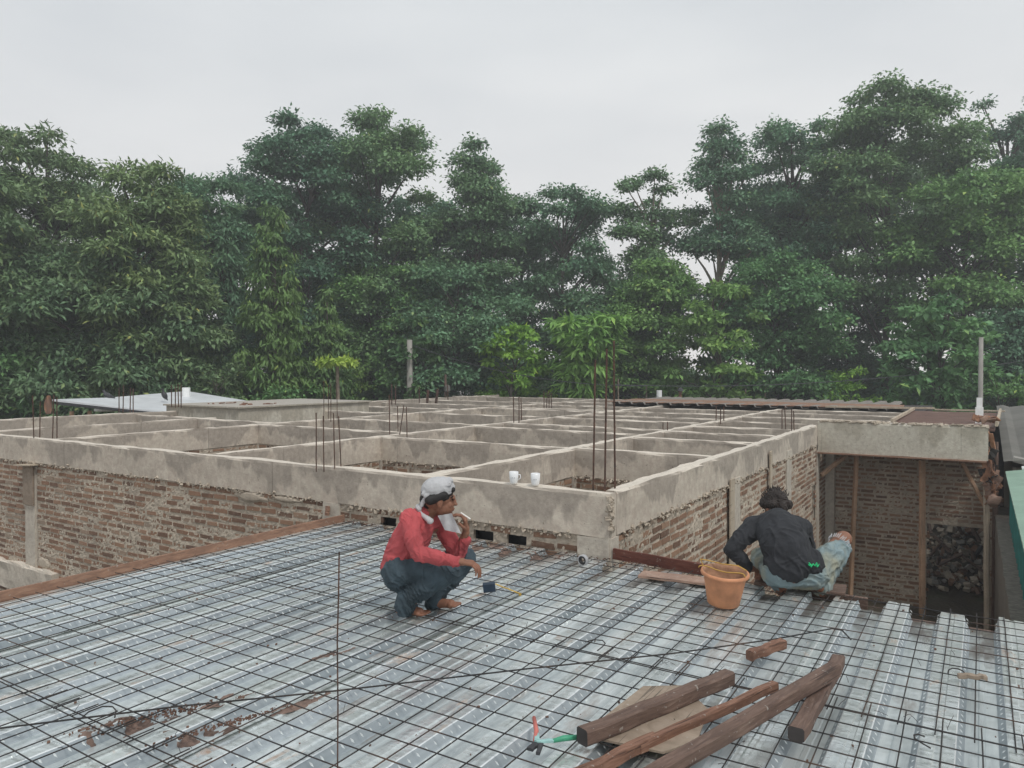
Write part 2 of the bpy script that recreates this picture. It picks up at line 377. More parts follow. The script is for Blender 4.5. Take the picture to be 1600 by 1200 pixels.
# front line
beam((-20.2, YF+h), (-6.45, YF+h), z1=.572)
beam((-6.45, YF+h), (XR+.0, YF+h), z1=.57, z0=.165)
def cross(y, xa, xb, **k): beam((xa+h+.001, y), (xb-h-.001, y), **k)
order = [-18.2, -15.5, -12.8, -8.66, -5.0, XR-h]
cross(9.5, -8.66, -5.0); cross(9.55, -5.0, XR-h); cross(10.3, -12.8, -8.66); cross(10.9, -18.2, -15.5); cross(10.75, -15.5, -12.8)
cross(12.55, -12.8, -8.66); cross(12.25, -8.66, -5.0); cross(11.68, -5.0, XR-h)
cross(13.35, -8.66, -5.0); cross(13.1, -5.0, XR-h); cross(14.7, -5.0, XR-h)
cross(15.55, -12.8, -8.66); cross(15.5, -8.66, -5.0); cross(14.9, -18.2, -12.8)
cross(16.45, -5.0, XR-h)
cross(18.5, -12.8, -8.66); cross(17.0, -8.66, -5.0); cross(18.4, -5.0, -1.6)
for y in (19.2, 21.4, 23.6): cross(y, -12.8, -8.66); cross(y-.3, -8.66, -5.0)
for y in (17.4, 20.0, 22.6): cross(y, -18.2, -12.8)
cross(20.4, -5.0, -1.6); cross(22.2, -5.0, -1.6)
beam((-20.0, 26.7), (-8.6, 26.7)); beam((-8.5, 25.6), (-4.95, 25.6))
beam((-1.6, 16.52), (-1.6, 22.2), z1=.6)
beam((-18.2, 26.62+.16), (-18.2, 27.6), z1=.62)
# raised slab block at the left rear
sb = MB(); sb.box(-18.6, -15.6, 11.95, 16.6, .2, .75); sb.box(-18.66, -15.54, 11.89, 16.66, .75, .79)
sb.build('raised_slab', M['concrete_band'], bld)
# broken cover debris on the raised slab
db = MB()
for k in range(26):
    x = rnd.uniform(-19.0, -16.2); y = rnd.uniform(12.0, 14.6); s_ = rnd.uniform(.03, .1)
    if k % 2: continue
    x = rnd.uniform(-18.0, -15.9); y = rnd.uniform(12.2, 13.6); db = MB()
    db.bar((x, y, .80), (x+rnd.uniform(-.2,.2), y+rnd.uniform(-.2,.2)+.05, .81), s_, .03, rnd.uniform(-.3,.3), jit=.01)
    tag(db.build('wood_scrap', M['timber_red']), 'small reddish wood scrap lying on the raised slab at the left rear', 'wood scrap', 'wood scraps on the raised slab')

# second range at the right: deep pale band over an open bay
beam((XR+.005, 16.26), (.12, 16.26), w=.22, z0=.03, z1=.655, mat=M['concrete_band'], rag=.008)
bb = MB(); bb.bar((XR+.01, 16.24, .012), (.1, 16.24, .012), .26, .03, jit=.002, seg=8); bb.build('formwork_strip', M['formwork'], bld)
rs = MB(); rs.add([(-1.52,16.38,.62),(.22,16.38,.62),(.35,21.6,.66),(-1.5,21.6,.66),(-1.52,16.38,.56),(.22,16.38,.56),(.35,21.6,.6),(-1.5,21.6,.6)],
                  [(0,1,2,3),(7,6,5,4),(0,4,5,1),(1,5,6,2),(2,6,7,3),(3,7,4,0)]); rs.build('slab_formwork', M['brownslab'], bld)
rs2 = MB(); rs2.box(-2.7, -1.7, 16.6, 18.25, .46, .5); rs2.box(-2.7, .1, 16.4, 17.36, -.02, .02, 0); rs2.build('plywood_soffit', M['brownslab'], bld)
eb = MB(); eb.bar((-1.5, 16.5, .69), (-1.45, 21.5, .72), .05, .07, jit=.004, seg=10); eb.build('edge_board', M['palewood'], bld)
eb = MB(); eb.bar((.25, 16.3, .70), (.4, 21.6, .72), .05, .09, jit=.006, seg=10)
eb.bar((-3.6, 21.75, .7), (-1.0, 21.75, .73), .03, .05, jit=.003, seg=4); eb.bar((-1.0, 21.7, .7), (.5, 21.7, .7), .03, .04, jit=.003, seg=4); eb.build('edge_board', M['palewood'], bld)
# crumbled mortar lip along the band
lip = MB()
for k in range(120):
    x = rnd.uniform(XR, .1); lip.bar((x, 16.17, .655), (x+rnd.uniform(.02,.12), 16.18+rnd.uniform(-.02,.05), .665), rnd.uniform(.03,.08), rnd.uniform(.012,.035), rnd.uniform(-1,1), jit=.008)
lip.build('crumbled_lip', M['mortar'], bld)

def brick_wall(org, u, nrm, L, z0, z1, holes=(), clear=None, seed=0, ch=.092, bl=.27, res=.024, thick=.1, rough=1.0):
    """brick face: displaced mortar sheet with separate bricks that stand a little proud of it.  holes: (u0,u1,z0,z1)"""
    rg = random.Random(seed); org = Vector(org); u = Vector(u); nrm = Vector(nrm)
    mb = MB()
    nu = max(2, int(L/res)); nv = max(2, int((z1-z0)/res))
    def inh(a, b, m=0): return any(h0-m <= a <= h1+m and v0-m <= b <= v1+m for (h0, h1, v0, v1) in holes)
    vs = []
    for i in range(nu+1):
        for j in range(nv+1):
            a = L*i/nu; z = z0+(z1-z0)*j/nv
            p = org+u*a
            e = .010*noise.noise(Vector((a*17, z*23, seed))) + .009*noise.noise(Vector((a*45, z*60, seed+5))) + .006*noise.noise(Vector((a*3, z*3, seed)))
            # courses: mortar slightly fuller at the bed joint
            vs.append(p + nrm*(e*rough) + Vector((0,0,z-org.z)))
    fs = []
    for i in range(nu):
        for j in range(nv):
            if not inh(L*(i+.5)/nu, z0+(z1-z0)*(j+.5)/nv): fs.append((i*(nv+1)+j, (i+1)*(nv+1)+j, (i+1)*(nv+1)+j+1, i*(nv+1)+j+1))
    mb.add(vs, fs, 0)
    rows = int((z1-z0)/ch)+1
    for r_ in range(rows):
        z = z1 - (r_+1)*ch + .012; a = -(bl*.5 if r_ % 2 else 0) + rg.uniform(-.03, .03)
        while a < L:
            b_ = bl*rg.uniform(.86, 1.08); a1 = a+b_-rg.uniform(.02, .045); hb = ch*rg.uniform(.48, .62)
            ac, ae = max(a, .0), min(a1, L)
            zz = z + rg.uniform(-.006, .006) + .012*noise.noise(Vector((a*.6, r_*.3, seed)))
            if ae-ac > .05 and zz > z0-.02 and zz+hb < z1+.01 and not inh((ac+ae)/2, zz+hb/2, .04) and rg.random() > .006:
                pr = rg.uniform(-.002, .010)*rough; tl = rg.uniform(-.005, .005)
                c_ = []
                for (aa, z_) in ((ac, zz), (ae, zz+tl), (ae, zz+hb+tl), (ac, zz+hb)):
                    c_.append((aa+rg.uniform(-.006,.006), z_+rg.uniform(-.005,.005)))
                f_ = [org+u*x+Vector((0,0,y-org.z))+nrm*(pr+rg.uniform(-.002,.002)) for x, y in c_]
                k_ = [org+u*x+Vector((0,0,y-org.z))-nrm*.03 for x, y in c_]
                mb.add(f_+k_, [(0,1,2,3),(0,4,5,1),(1,5,6,2),(2,6,7,3),(3,7,4,0)], 1)
            a = a+b_
    # solid core with the openings left out
    cuts = sorted(set([0, L] + [x for h_ in holes for x in h_[:2]]))
    for c0, c1 in zip(cuts[:-1], cuts[1:]):
        zs = sorted(set([z0, z1] + [x for h_ in holes for x in h_[2:] if h_[0] <= (c0+c1)/2 <= h_[1]]))
        for d0, d1 in zip(zs[:-1], zs[1:]):
            if inh((c0+c1)/2, (d0+d1)/2): continue
            q = [org+u*c0, org+u*c1]
            F = [q[0]-nrm*.018, q[1]-nrm*.018, q[1]-nrm*thick, q[0]-nrm*thick]
            mb.add([Vector((v.x,v.y,d0)) for v in F]+[Vector((v.x,v.y,d1)) for v in F], [(0,1,2,3),(7,6,5,4),(0,4,5,1),(1,5,6,2),(2,6,7,3),(3,7,4,0)], 0)
    return mb
def wallpart(*a, **k): return brick_wall(*a, **k).build('brick_wall', [M['mortar'], M['brick']], bld)
wallpart((-20.2, YF+.022, 0), (1,0,0), (0,-1,0), 6.75, GZ, .185, seed=1)
wallpart((-13.1, YF+.022, 0), (1,0,0), (0,-1,0), 6.65, -2.6, .185, seed=2)
HL = [(.62,.84,-.02,.085),(1.87,2.1,-.02,.088),(2.27,2.5,-.02,.088)]
wallpart((-6.2, YF+.02, 0), (1,0,0), (0,-1,0), 3.12, -.5, .175, holes=HL, seed=3, thick=.04)
wallpart((XR-.02, 6.3, 0), (0,1,0), (1,0,0), 9.9, GZ, .185, holes=[(9.45,9.75,-1.35,-.62)], seed=4)
wallpart((XR-.02, 16.3, 0), (0,1,0), (1,0,0), 1.2, GZ, .0, seed=5)
wallpart((XR, 17.4, 0), (1,0,0), (0,-1,0), 3.1, GZ, .0, holes=[(1.9,2.95,GZ-1,-1.45)], seed=6, ch=.092, bl=.26)
# inner cross walls seen through the open grid
wallpart((-8.58, 9.44, 0), (1,0,0), (0,-1,0), 3.5, -1.6, .18, seed=7)
wallpart((-4.92, 9.49, 0), (1,0,0), (0,-1,0), 2.0, -1.6, .18, seed=8)
wallpart((-12.72, 10.24, 0), (1,0,0), (0,-1,0), 4.0, -1.0, .18, seed=9)
wallpart((XS['b2']+.06, 6.3, 0), (0,1,0), (1,0,0), 3.1, -1.6, .17, seed=10)
wallpart((XS['b3']+.06, 6.3, 0), (0,1,0), (1,0,0), 4.0, -.8, .17, seed=11)
wallpart((-8.58, 12.18, 0), (1,0,0), (0,-1,0), 3.5, -.8, .18, seed=12, res=.04)
wallpart((XS['b1']+.06, 6.3, 0), (0,1,0), (1,0,0), 3.1, -1.6, .17, seed=13, res=.04)
for (a, b, z0_, z1_) in HL:
    mb = MB(); x0_, x1_ = -6.2+a-.02, -6.2+b+.02
    mb.add([(x0_,6.13,z0_-.02),(x1_,6.13,z0_-.02),(x1_,6.13,z1_+.02),(x0_,6.13,z1_+.02),(x0_,6.24,z0_-.02),(x1_,6.24,z0_-.02),(x1_,6.24,z1_+.02),(x0_,6.24,z1_+.02)], [(4,5,6,7),(0,1,5,4),(1,2,6,5),(2,3,7,6),(3,0,4,7)])
    mb.build('dark_void_backing', M['black'], bld)  # black box added behind the hole to paint in the dark interior
# columns (plastered) proud of the bricks
def col(x0, x1, y0, y1, z0, z1, mat=None, rag=.006, name='column'):
    mb = MB(); n = max(3, int((z1-z0)/.12)); vs = []
    cs = [(x0,y0),(x1,y0),(x1,y1),(x0,y1)]
    for k in range(n+1):
        z = z0+(z1-z0)*k/n
        for (x, y) in cs: vs.append((x+rag*nz3(x,y,z,6), y+rag*nz3(y,x,z,7), z))
    fs = [(k*4+i, k*4+(i+1)%4, (k+1)*4+(i+1)%4, (k+1)*4+i) for k in range(n) for i in range(4)] + [(3,2,1,0), (n*4,n*4+1,n*4+2,n*4+3)]
    mb.add(vs, fs); return mb.build(name, mat or M['plaster'], bld)
col(-6.46, -6.19, YF-.004, YF+.14, -1.2, .16)
col(-3.14, XR-.002, YF-.006, YF+.18, -1.2, .162)
col(-13.44, -13.12, YF-.015, YF+.1, -1.7, .1)
col(XR-.14, XR+.006, 6.11, 6.30, -1.2, .16)
col(XR-.12, XR+.008, 10.05, 10.38, GZ, .22)
col(XR-.12, XR+.006, 13.32, 13.68, GZ, .3)
col(XR-.12, XR+.012, 16.14, 16.32, GZ, .04)
col(XR-.1, XR+.16, 17.2, 17.385, GZ, -.02)
for (x, y) in ((-8.66, 9.5), (-5.0, 9.5), (-12.8, 10.3), (-8.66, 12.4), (-5.0, 12.2)): col(x-.12, x+.1, y-.09, y+.09, -2, .165)
# ground beam at the foot of the left wall
beam((-20.2, YF), (-12.45, YF), w=.16, z0=-2.0, z1=-1.55, mat=M['plaster'], rag=.04)
# boards left on the walls
def board(name, p, q, w, t_, mat, roll=0, seg=4, jit=.002, parent=bld):
    mb = MB(); mb.bar(p, q, w, t_, roll, seg=seg, jit=jit); return mb.build(name, mat, parent)
board('cover_board', (-13.28, YF-.035, -.53), (-13.28, YF-.035, .12), .34, .02, M['ply'], parent=bld)
board('cover_board', (-13.5, YF-.09, .12), (-13.0, YF-.07, .15), .14, .02, M['palewood'])
o = MB(); o.bar((XR+.03, 9.9, -1.0), (XR+.03, 9.9, .24), .02, .2, jit=.002, seg=4); o.build('cover_board', M['palewood'], bld)
o = MB(); o.bar((XR+.03, 12.05, -.2), (XR+.04, 12.0, .42), .02, .12, jit=.002, seg=4); o.build('cover_board', M['palewood'], bld)
o = MB(); o.bar((XR+.03, 9.85, -1.02), (XR+.12, 10.6, -1.55), .03, .16, jit=.002, seg=4); o.build('cover_board', M['palewood'], bld)
# mortar crumbs squeezed out under the beams, and dark voids between bricks and beam
cr_ = MB()
def crumbs(n, f, ur, zr, sz=(.012,.04)):
    for k in range(n):
        a = rnd.uniform(*ur); z = rnd.gauss(0, 1)*zr[1]+zr[0]; p = f(a, z)
        s1 = rnd.uniform(*sz)
        cr_.bar(p, p+Vector((rnd.uniform(-1,1), rnd.uniform(-1,1), rnd.uniform(-.6,.6))).normalized()*s1, s1*rnd.uniform(.5,1), s1*rnd.uniform(.4,.9), rnd.uniform(0,3), jit=s1*.15)
crumbs(620, lambda a, z: Vector((a, YF+.008, z)), (-20, -6.5), (.165, .014))
crumbs(160, lambda a, z: Vector((a, YF+.008, z)), (-6.1, -3.2), (.15, .02))
crumbs(300, lambda a, z: Vector((XR+.0, a, z)), (6.4, 16), (.165, .018))
crumbs(60, lambda a, z: Vector((XR+.005, YF+.01+rnd.uniform(-.01,.02), a)), (.2, .54), (.0, .01), (.02,.05))
crumbs(250, lambda a, z: Vector((a, 9.43, z)), (-8.5, -3), (.16, .016))
cr_.build('mortar_crumbs', M['mortar'], bld)
sp_ = MB()
for (x, z, rx, rz) in ((-7.75,.1,.62,.13),(-7.1,.13,.5,.07),(-12.9,-1.45,.4,.2)):
    sp_ = MB()
    n = 22; vs = [(x, YF-.012, z)]
    for k in range(n):
        a = 2*PI*k/n; r_ = 1+.3*nz3(math.cos(a)*1.5, math.sin(a)*1.5, x, 1.7); vs.append((x+math.cos(a)*rx*.5*r_, YF+.012, z+math.sin(a)*rz*.5*r_))
    for k in range(n):
        a = 2*PI*k/n; vs.append((x+math.cos(a)*rx*.3, YF-.008, z+math.sin(a)*rz*.3))
    sp_.add(vs, [(1+k, 1+(k+1)%n, 1+n+(k+1)%n, 1+n+k) for k in range(n)]+[(0, 1+n+k, 1+n+(k+1)%n) for k in range(n)])
    sp_.build('plaster_patch', M['mortar'], bld)

# starter bars standing out of the columns
def rods(lst, z0, r=.008):
    for (x, y, z1, lx, ly) in lst:
        mb = MB(); n = 7
        mb.tube([(x+lx*k/n+rnd.uniform(-.002,.002), y+ly*k/n, z0+(z1-z0)*k/n) for k in range(n+1)], r, 5)
        mb.build('rebar', M['rebar'], bld)
def rodpx(l, r=.006, base=TOP):
    out = []
    for (px, yt, xt, yb) in l:
        D = (EYE-base)*1160./(yb-579.8); p = cp(px, yb, D); q = cp(xt, yt, D); out.append((p.x, p.y, q.z, q.x-p.x, q.y-p.y))
    rods(out, base-.05, r)
rodpx([(927,562,930,760),(945,545,948,769),(961,532,959,764)], .0095)
rodpx([(494,645,494,731),(506,650,505,731),(523,645,521,731),(533,650,529,729)], .007)
rodpx([(506,595,506,656),(513,602,513,653),(517,598,517,656),(527,598,526,654)], .009)
rodpx([(609,617,608,679),(622,634,621,675),(624,633,631,679),(636,636,635,681)], .009)
rodpx([(53,618,51,685),(62,627,63,684),(82,617,84,683),(89,621,89,683)], .009)
rodpx([(186,606,186,648),(192,602,193,649),(203,606,204,648),(208,607,208,648)], .013)
rodpx([(803,620,802,660),(811,620,811,659),(815,622,814,656)], .012)
rodpx([(850,611,850,637),(854,612,855,636),(858,611,858,637),(862,614,861,636)], .014)
rodpx([(1119,634,1119,656),(1126,638,1126,659),(1131,635,1131,658)], .012)
rodpx([(1222,640,1222,668),(1228,634,1226,670),(1237,640,1237,674),(1241,642,1240,673)], .01)
rodpx([(1036,660,1036,671),(1043,659,1043,673)], .01)
rodpx([(268,602,268,633),(274,604,274,634),(279,600,278,633),(283,601,283,634)], .014, .79)
rodpx([(612,600,612,630),(618,602,618,630),(655,604,655,628),(700,600,699,625)], .02)
# wooden stubs and upright pipes cast into the far side
rodpx([(667,609,669,629),(681,608,684,628)], .05)
bpy.data.objects[-1:] if False else None

# ------------------------------------------------------------------ steel deck sheets
def deck_sheet(x0, n_per, y1f, seed):
    """trapezoid ribbed steel floor sheet: period .2 m, runs along Y"""
    rg = random.Random(seed); per = .34
    prof = [(0,0),(.052,0.),(.058,-.006),(.078,-.006),(.084,0),(.136,0),(.141,-.004),(.166,-.048),(.171,-.052),(.222,-.052),(.228,-.046),(.248,-.046),(.254,-.052),(.304,-.052),(.309,-.048),(.335,-.004)]
    pts = [(x0+i*per+a, z) for i in range(n_per) for a, z in prof] + [(x0+n_per*per-.003, .002), (x0+n_per*per+.03, .004)]
    ny = 200; ya = -.8; mb = MB(); vs = []
    ends = []
    for (x, z) in pts:
        crest = z > -.02
        e = y1f + (noise.noise(Vector((math.floor((x-x0+.03)/.17)*3.3+1.1, seed*1.7, 0)))*.16 if x > -2.86 else 0) - (0 if crest else .07*(x > -2.86))
        ends.append(e)
    for k in range(ny+1):
        f = k/ny
        for (x, z), e in zip(pts, ends):
            y = ya+(e-ya)*f
            w = (.0022*noise.noise(Vector((math.floor((x-x0)/.17)*7, y*16, seed)))**1 if abs(((x-x0)%.17)-.07) < .05 else 0) + .003*noise.noise(Vector((x*5, y*2.2, seed))) + .002*noise.noise(Vector((x*14, y*9, seed)))
            drop = -.012*max(0, (f-.985)/.015) if x > -2.86 else 0
            vs.append((x, y, z+w+drop))
    m = len(pts)
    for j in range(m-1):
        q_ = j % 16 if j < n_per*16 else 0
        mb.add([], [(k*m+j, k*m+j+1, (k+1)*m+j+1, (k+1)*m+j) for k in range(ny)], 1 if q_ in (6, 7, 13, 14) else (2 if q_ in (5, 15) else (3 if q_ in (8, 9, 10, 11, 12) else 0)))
    b0 = len(mb.v); mb.v += [tuple(v) for v in vs]
    mb.f = [tuple(i+b0 for i in f) for f in mb.f]
    # pressed embossments along the flanks
    for i in range(n_per):
        for (a, b, sgn) in ((.141,.166,1),(.309,.335,-1)):
            xm = x0+i*per+(a+b)/2; y = ya
            while y < y1f-.12:
                y += .062
                t1 = .011; ht = .0055; sl = (.02)
                # small slanted ridge on the flank
                p = Vector((xm, y, -.027)); d = Vector((.010*sgn, .010, -.018)).normalized(); nn = Vector((sgn*.87, 0, .49)).normalized()
                s1 = d.cross(nn).normalized()
                q = [p-d*.017, p+s1*.006, p+d*.017, p-s1*.006, p+nn*ht]
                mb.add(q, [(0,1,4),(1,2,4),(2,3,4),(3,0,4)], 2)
    return mb
edges = [-6.0+1.02*i for i in range(7)]
dl = ['ribbed steel deck sheet beside the orange edge board, far left of the floor',
      'ribbed steel deck sheet second from the orange edge board with rusty brown smears',
      'ribbed steel deck sheet on which the worker in the red shirt squats',
      'ribbed steel deck sheet running up to the brick corner column and the small wheel',
      'ribbed steel deck sheet carrying the orange bucket and the pile of brown timbers',
      'ribbed steel deck sheet under the boards and the feet of the worker in black',
      'bright ribbed steel deck sheet at the far right, ragged end over the drop']
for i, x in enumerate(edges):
    o = deck_sheet(x, 3, 6.08 if x < -3 else 6.02, 20+i).build('steel_deck_sheet', [M['deck'], M['flank'], M['rib_highlight'], M['trough']])
    tag(o, dl[i], 'deck sheet', 'ribbed steel floor deck sheets')
    o.location.z = (i % 2)*-.0035
# beams below the deck edge
j = MB(); j.bar((-2.7, 5.9, -.13), (1.2, 5.9, -.13), .07, .12, jit=.004, seg=6)
tag(j.build('joist', M['timber']), 'brown timber joist under the free edge of the steel deck', 'timber')
sp2 = MB(); sp2.bar((-1.32, 6.22, -.16), (-.72, 6.25, -.17), .03, .22, jit=.003, seg=3)
tag(sp2.build('support_board', M['timber']), 'dull grey brown board on edge behind the feet of the worker in black', 'board')

# ------------------------------------------------------------------ welded wire mesh
def wire_mesh(x0, x1, y0, y1, rot, zb, seed, offx=0, sx=.155, sy=.152, r=.0033):
    rg = random.Random(seed); mb = MB(); cx, cy = (x0+x1)/2, (y0+y1)/2
    def T(x, y, z):
        a = x-cx; b = y-cy
        return Vector((cx+a*math.cos(rot)-b*math.sin(rot), cy+a*math.sin(rot)+b*math.cos(rot), z))
    def zz(x, y): return .006*noise.noise(Vector((x*1.3, y*1.3, seed)))
    x = x0+.05+offx
    while x < x1-.02:
        e0 = y0-rg.uniform(.0,.02); e1 = y1+rg.uniform(.0,.03)
        mb.tube([T(x+.0025*noise.noise(Vector((k*.8,x,seed))), e0+(e1-e0)*k/8, zb+zz(x, e0+(e1-e0)*k/8)) for k in range(9)], r, 5); x += sx
    y = y0+.02
    while y < y1+.005:
        n = 26
        mb.tube([T(x0+(x1-x0)*k/n, y+.0025*noise.noise(Vector((k*.5,y*3,seed))), zb+.0062+zz(x0+(x1-x0)*k/n, y)) for k in range(n+1)], r, 5); y += sy
    return mb
o = wire_mesh(-5.95, 1.3, 3.92, 6.02, 0.0, .009, 1).build('wire_mesh', M['wire']); tag(o, 'welded wire mesh sheet at the far side by the brick walls, under both workers', 'wire mesh', 'welded wire mesh sheets on the deck')
o = wire_mesh(-5.97, 1.25, 1.88, 4.02, .012, .022, 2, .06).build('wire_mesh', M['wire']); tag(o, 'middle welded wire mesh sheet, lying under the pile of brown timbers', 'wire mesh', 'welded wire mesh sheets on the deck')
o = wire_mesh(-5.9, 1.3, -.3, 1.98, -.012, .012, 3, .1).build('wire_mesh', M['wire']); tag(o, 'welded wire mesh sheet nearest the viewer, at the bottom left of the picture', 'wire mesh', 'welded wire mesh sheets on the deck')
def rod_thing(pts, r, label, name='loose_rebar', cat='steel bar', mat='wire', group=None, n=6):
    mb = MB(); mb.tube(pts, r, n); return tag(mb.build(name, M[mat]), label, cat, group)
rod_thing([(-4.4,1.0,.034),(-3.8,1.61,.036),(-3.3,2.18,.04),(-2.77,2.72,.042),(-2.1,3.47,.042),(-1.5,4.12,.04),(-1.05,4.68,.04),(-.78,5.0,.06),(-.72,5.0,.06),(-.66,4.93,.035)], .0045, 'long thin bent steel bar lying diagonally across the wire mesh')
rod_thing([cp(527,1290,2.74)+Vector((0,0,0)), cp(528,1100,2.74), cp(527,1000,2.75), cp(529,930,2.74), cp(530,862,2.76)], .0028, 'thin rusty wire rod standing upright left of the worker in red', mat='rebar')
def loop(cx, cy, s_, rz, label):
    pts = [(-1,-.6,.0),(-.8,-.1,.35),(-.3,.35,.5),(.25,.3,.5),(.6,-.05,.4),(.75,-.5,.05)]
    R = Matrix.Rotation(rz, 3, 'Z')
    rod_thing([Vector((cx,cy,.03))+R@Vector((a*s_,b*s_,c_*s_*.5)) for a,b,c_ in pts], .0035, label, 'bent_wire', 'wire')
loop(-3.55, 1.95, .09, .6, 'arched bent wire end on the mesh at lower left')
loop(-1.92, 4.02, .09, -.7, 'bent wire hook rising from the mesh right of the worker in red')
loop(-.1, 4.72, .05, .3, 'small bent wire lying above the little wood offcut at right')
loop(-.22, 3.75, .06, 1.8, 'dark tangled tie wire on the deck at lower right')
loop(-2.42, 1.62, .05, 1.1, 'looped tie wire beside the foot of the upright wire rod')
# tie wires twisted round the crossings: loose scraps
tw = MB()
for k in range(260):
    y = rnd.choice([1.9, 1.98, 3.95, 4.0]) + rnd.uniform(-.03, .03) if k % 2 else rnd.uniform(.8, 5.9); x = -5.9+.155*rnd.randrange(0, 45)+.05
    p = Vector((x, y, .03)); d = Vector((rnd.uniform(-1,1), rnd.uniform(-1,1), rnd.uniform(-.2,.7))).normalized()
    tw.tube([p, p+d*.02+Vector((0,0,.004)), p+d*rnd.uniform(.03,.06)], .0014, 3)
tag(tw.build('tie_wires', M['wire']), 'twisted ends of tie wire all over the wire mesh', 'tie wires', kind='stuff')
# dirt crumbs on the deck
dc = MB()
for k in range(900):
    if k < 420: x = rnd.gauss(0, .22); y = rnd.gauss(0, .035); c0 = rnd.choice([(-3.38,2.12,.5),(-3.02,2.25,.35)]); a = .75; x, y = c0[0]+(x*math.cos(a)-y*math.sin(a))*c0[2]+.0, c0[1]+(x*math.sin(a)+y*math.cos(a))*1.0
    elif k < 700: x = rnd.uniform(-6, -2.3); y = 6.05-abs(rnd.gauss(0, .12))
    else: x = rnd.uniform(-5.8, .8); y = rnd.uniform(1.2, 5.9)
    s1 = rnd.uniform(.003, .011); dc.bar((x, y, .002), (x+s1, y+rnd.uniform(-s1,s1), .004), s1, s1*.7, rnd.uniform(0,2), jit=s1*.2)
tag(dc.build('soil_crumbs', plain('brown_crumbs', (.15,.085,.06), .95)), 'brown crumbs of dirt and broken brick scattered on the steel deck', 'crumbs', kind='stuff')

DPROF = [(0,0),(.136,0),(.166,-.048),(.171,-.052),(.304,-.052),(.335,-.004),(.34,0)]
def deckz(x):
    u = (x+6.0) % .34
    for (a, b), (c_, d) in zip(DPROF[:-1], DPROF[1:]):
        if a <= u <= c_: return b+(d-b)*(u-a)/(c_-a)
    return 0
def soil_smear(x, y, L, w, a, lab, sd):
    n1, n2 = 70, 26; vs = []
    for i in range(n1+1):
        for j in range(n2+1):
            u = i/n1*2-1; v = j/n2*2-1; px_ = x+u*L*math.cos(a)-v*w*math.sin(a); py_ = y+u*L*math.sin(a)+v*w*math.cos(a)
            hh = (1-u*u)*(1-v*v)*.016-.009+.016*noise.noise(Vector((px_*15, py_*15, sd)))+.006*noise.noise(Vector((px_*50, py_*50, sd)))
            vs.append((px_, py_, deckz(px_)+min(.012, max(-.006, hh))))
    o = mk('soil_smear', vs, [(i*(n2+1)+j, (i+1)*(n2+1)+j, (i+1)*(n2+1)+j+1, i*(n2+1)+j+1) for i in range(n1) for j in range(n2)], M['rusoil'])
    tag(o, lab, 'dirt', kind='stuff')
M['rusoil'] = plain('reddish_soil', (.19,.13,.105), .97, 0, .4, 18, .6)
soil_smear(-3.36, 2.2, .42, .09, 1.2, 'reddish brown soil smeared on the deck, the left streak at lower left', 1)
soil_smear(-3.0, 2.38, .40, .08, 1.2, 'reddish brown soil smeared on the deck, the right streak at lower left', 2)
soil_smear(-3.3, 3.0, .3, .05, 1.35, 'thin reddish soil streak on the deck left of the upright wire', 3)
soil_smear(-4.3, 5.88, 1.3, .11, 0.0, 'brown dirt heaped along the foot of the front brick wall', 4)

# ------------------------------------------------------------------ boards and timbers on the deck
def thing_bar(name, label, p, q, w, h_, mat, cat='timber', roll=0, seg=8, jit=.003, group=None, endmat=None, sub=.12):
    p = Vector(p); q = Vector(q); L = (q-p).length; mid = (p+q)/2
    d = q-p; rz = math.atan2(d.y, d.x)-PI/2; tilt = math.asin(d.z/L)
    mb = MB(); mb.bar((0,-L/2,0), (0,L/2,0), w, h_, roll, jit=jit, seg=seg, ch=sub)
    if endmat: mb.mi[-2] = 1; mb.mi[-1] = 1
    o = mb.build(name, [M[mat]]+([M[endmat]] if endmat else []))
    o.rotation_euler = (tilt, 0, rz); o.location = mid
    return tag(o, label, cat, group)
GT = 'brown timbers piled on the wire mesh'
thing_bar('timber', 'thick brown squared timber with a dark cut end, lying across the plywood offcut', (-1.46,2.88,.08), (-1.1,3.86,.08), .07, .072, 'timber', group=GT, endmat='endgrain')
thing_bar('timber', 'thin reddish timber with a splintered far end, between the two thick ones', (-1.24,2.98,.055), (-.88,3.92,.065), .04, .045, 'timber_red', group=GT, jit=.005)
thing_bar('timber', 'longest brown timber, its far end resting on the crossing timber', (-1.2,2.42,.065), (-.62,4.08,.15), .064, .068, 'timber', group=GT, endmat='timber')
thing_bar('timber', 'short crossing timber with a dark square end, under the longest one', (-.68,3.44,.062), (-.66,4.46,.062), .07, .064, 'timber', group=GT, endmat='endgrain')
thing_bar('timber', 'reddish brown timber cut off by the bottom edge of the picture', (-1.42,2.45,.06), (-1.2,3.1,.05), .05, .05, 'timber_red', group=GT, jit=.005)
thing_bar('wood_block', 'short light brown wood block with a split yellowish end, alone on the mesh', (-1.1,4.27,.06), (-.98,4.58,.06), .05, .055, 'timber_red', 'wood block', jit=.006)
thing_bar('wood_offcut', 'small pale brown wood offcut lying on the bright deck at far right', (-.09,4.67,.033), (.04,4.71,.033), .028, .024, 'ply', 'wood offcut', jit=.004)
pl = [(-1.47,3.6),(-1.3,3.72),(-1.1,3.52),(-1.05,3.2),(-1.14,3.02),(-1.42,2.98),(-1.5,3.1)]
mb = MB(); n = len(pl); mb.add([(x,y,.034) for x,y in pl]+[(x,y,.044) for x,y in pl], [tuple(range(n))[::-1], tuple(range(n,2*n))]+[(i,(i+1)%n,n+(i+1)%n,n+i) for i in range(n)])
tag(mb.build('plywood_offcut', M['ply']), 'irregular light brown plywood offcut under the thick timber', 'plywood')
thing_bar('edge_board', 'long orange formwork board standing along the left edge of the steel deck', (-6.06,-.8,.015), (-6.0,5.98,.03), .022, .10, 'formwork', 'board', seg=20)
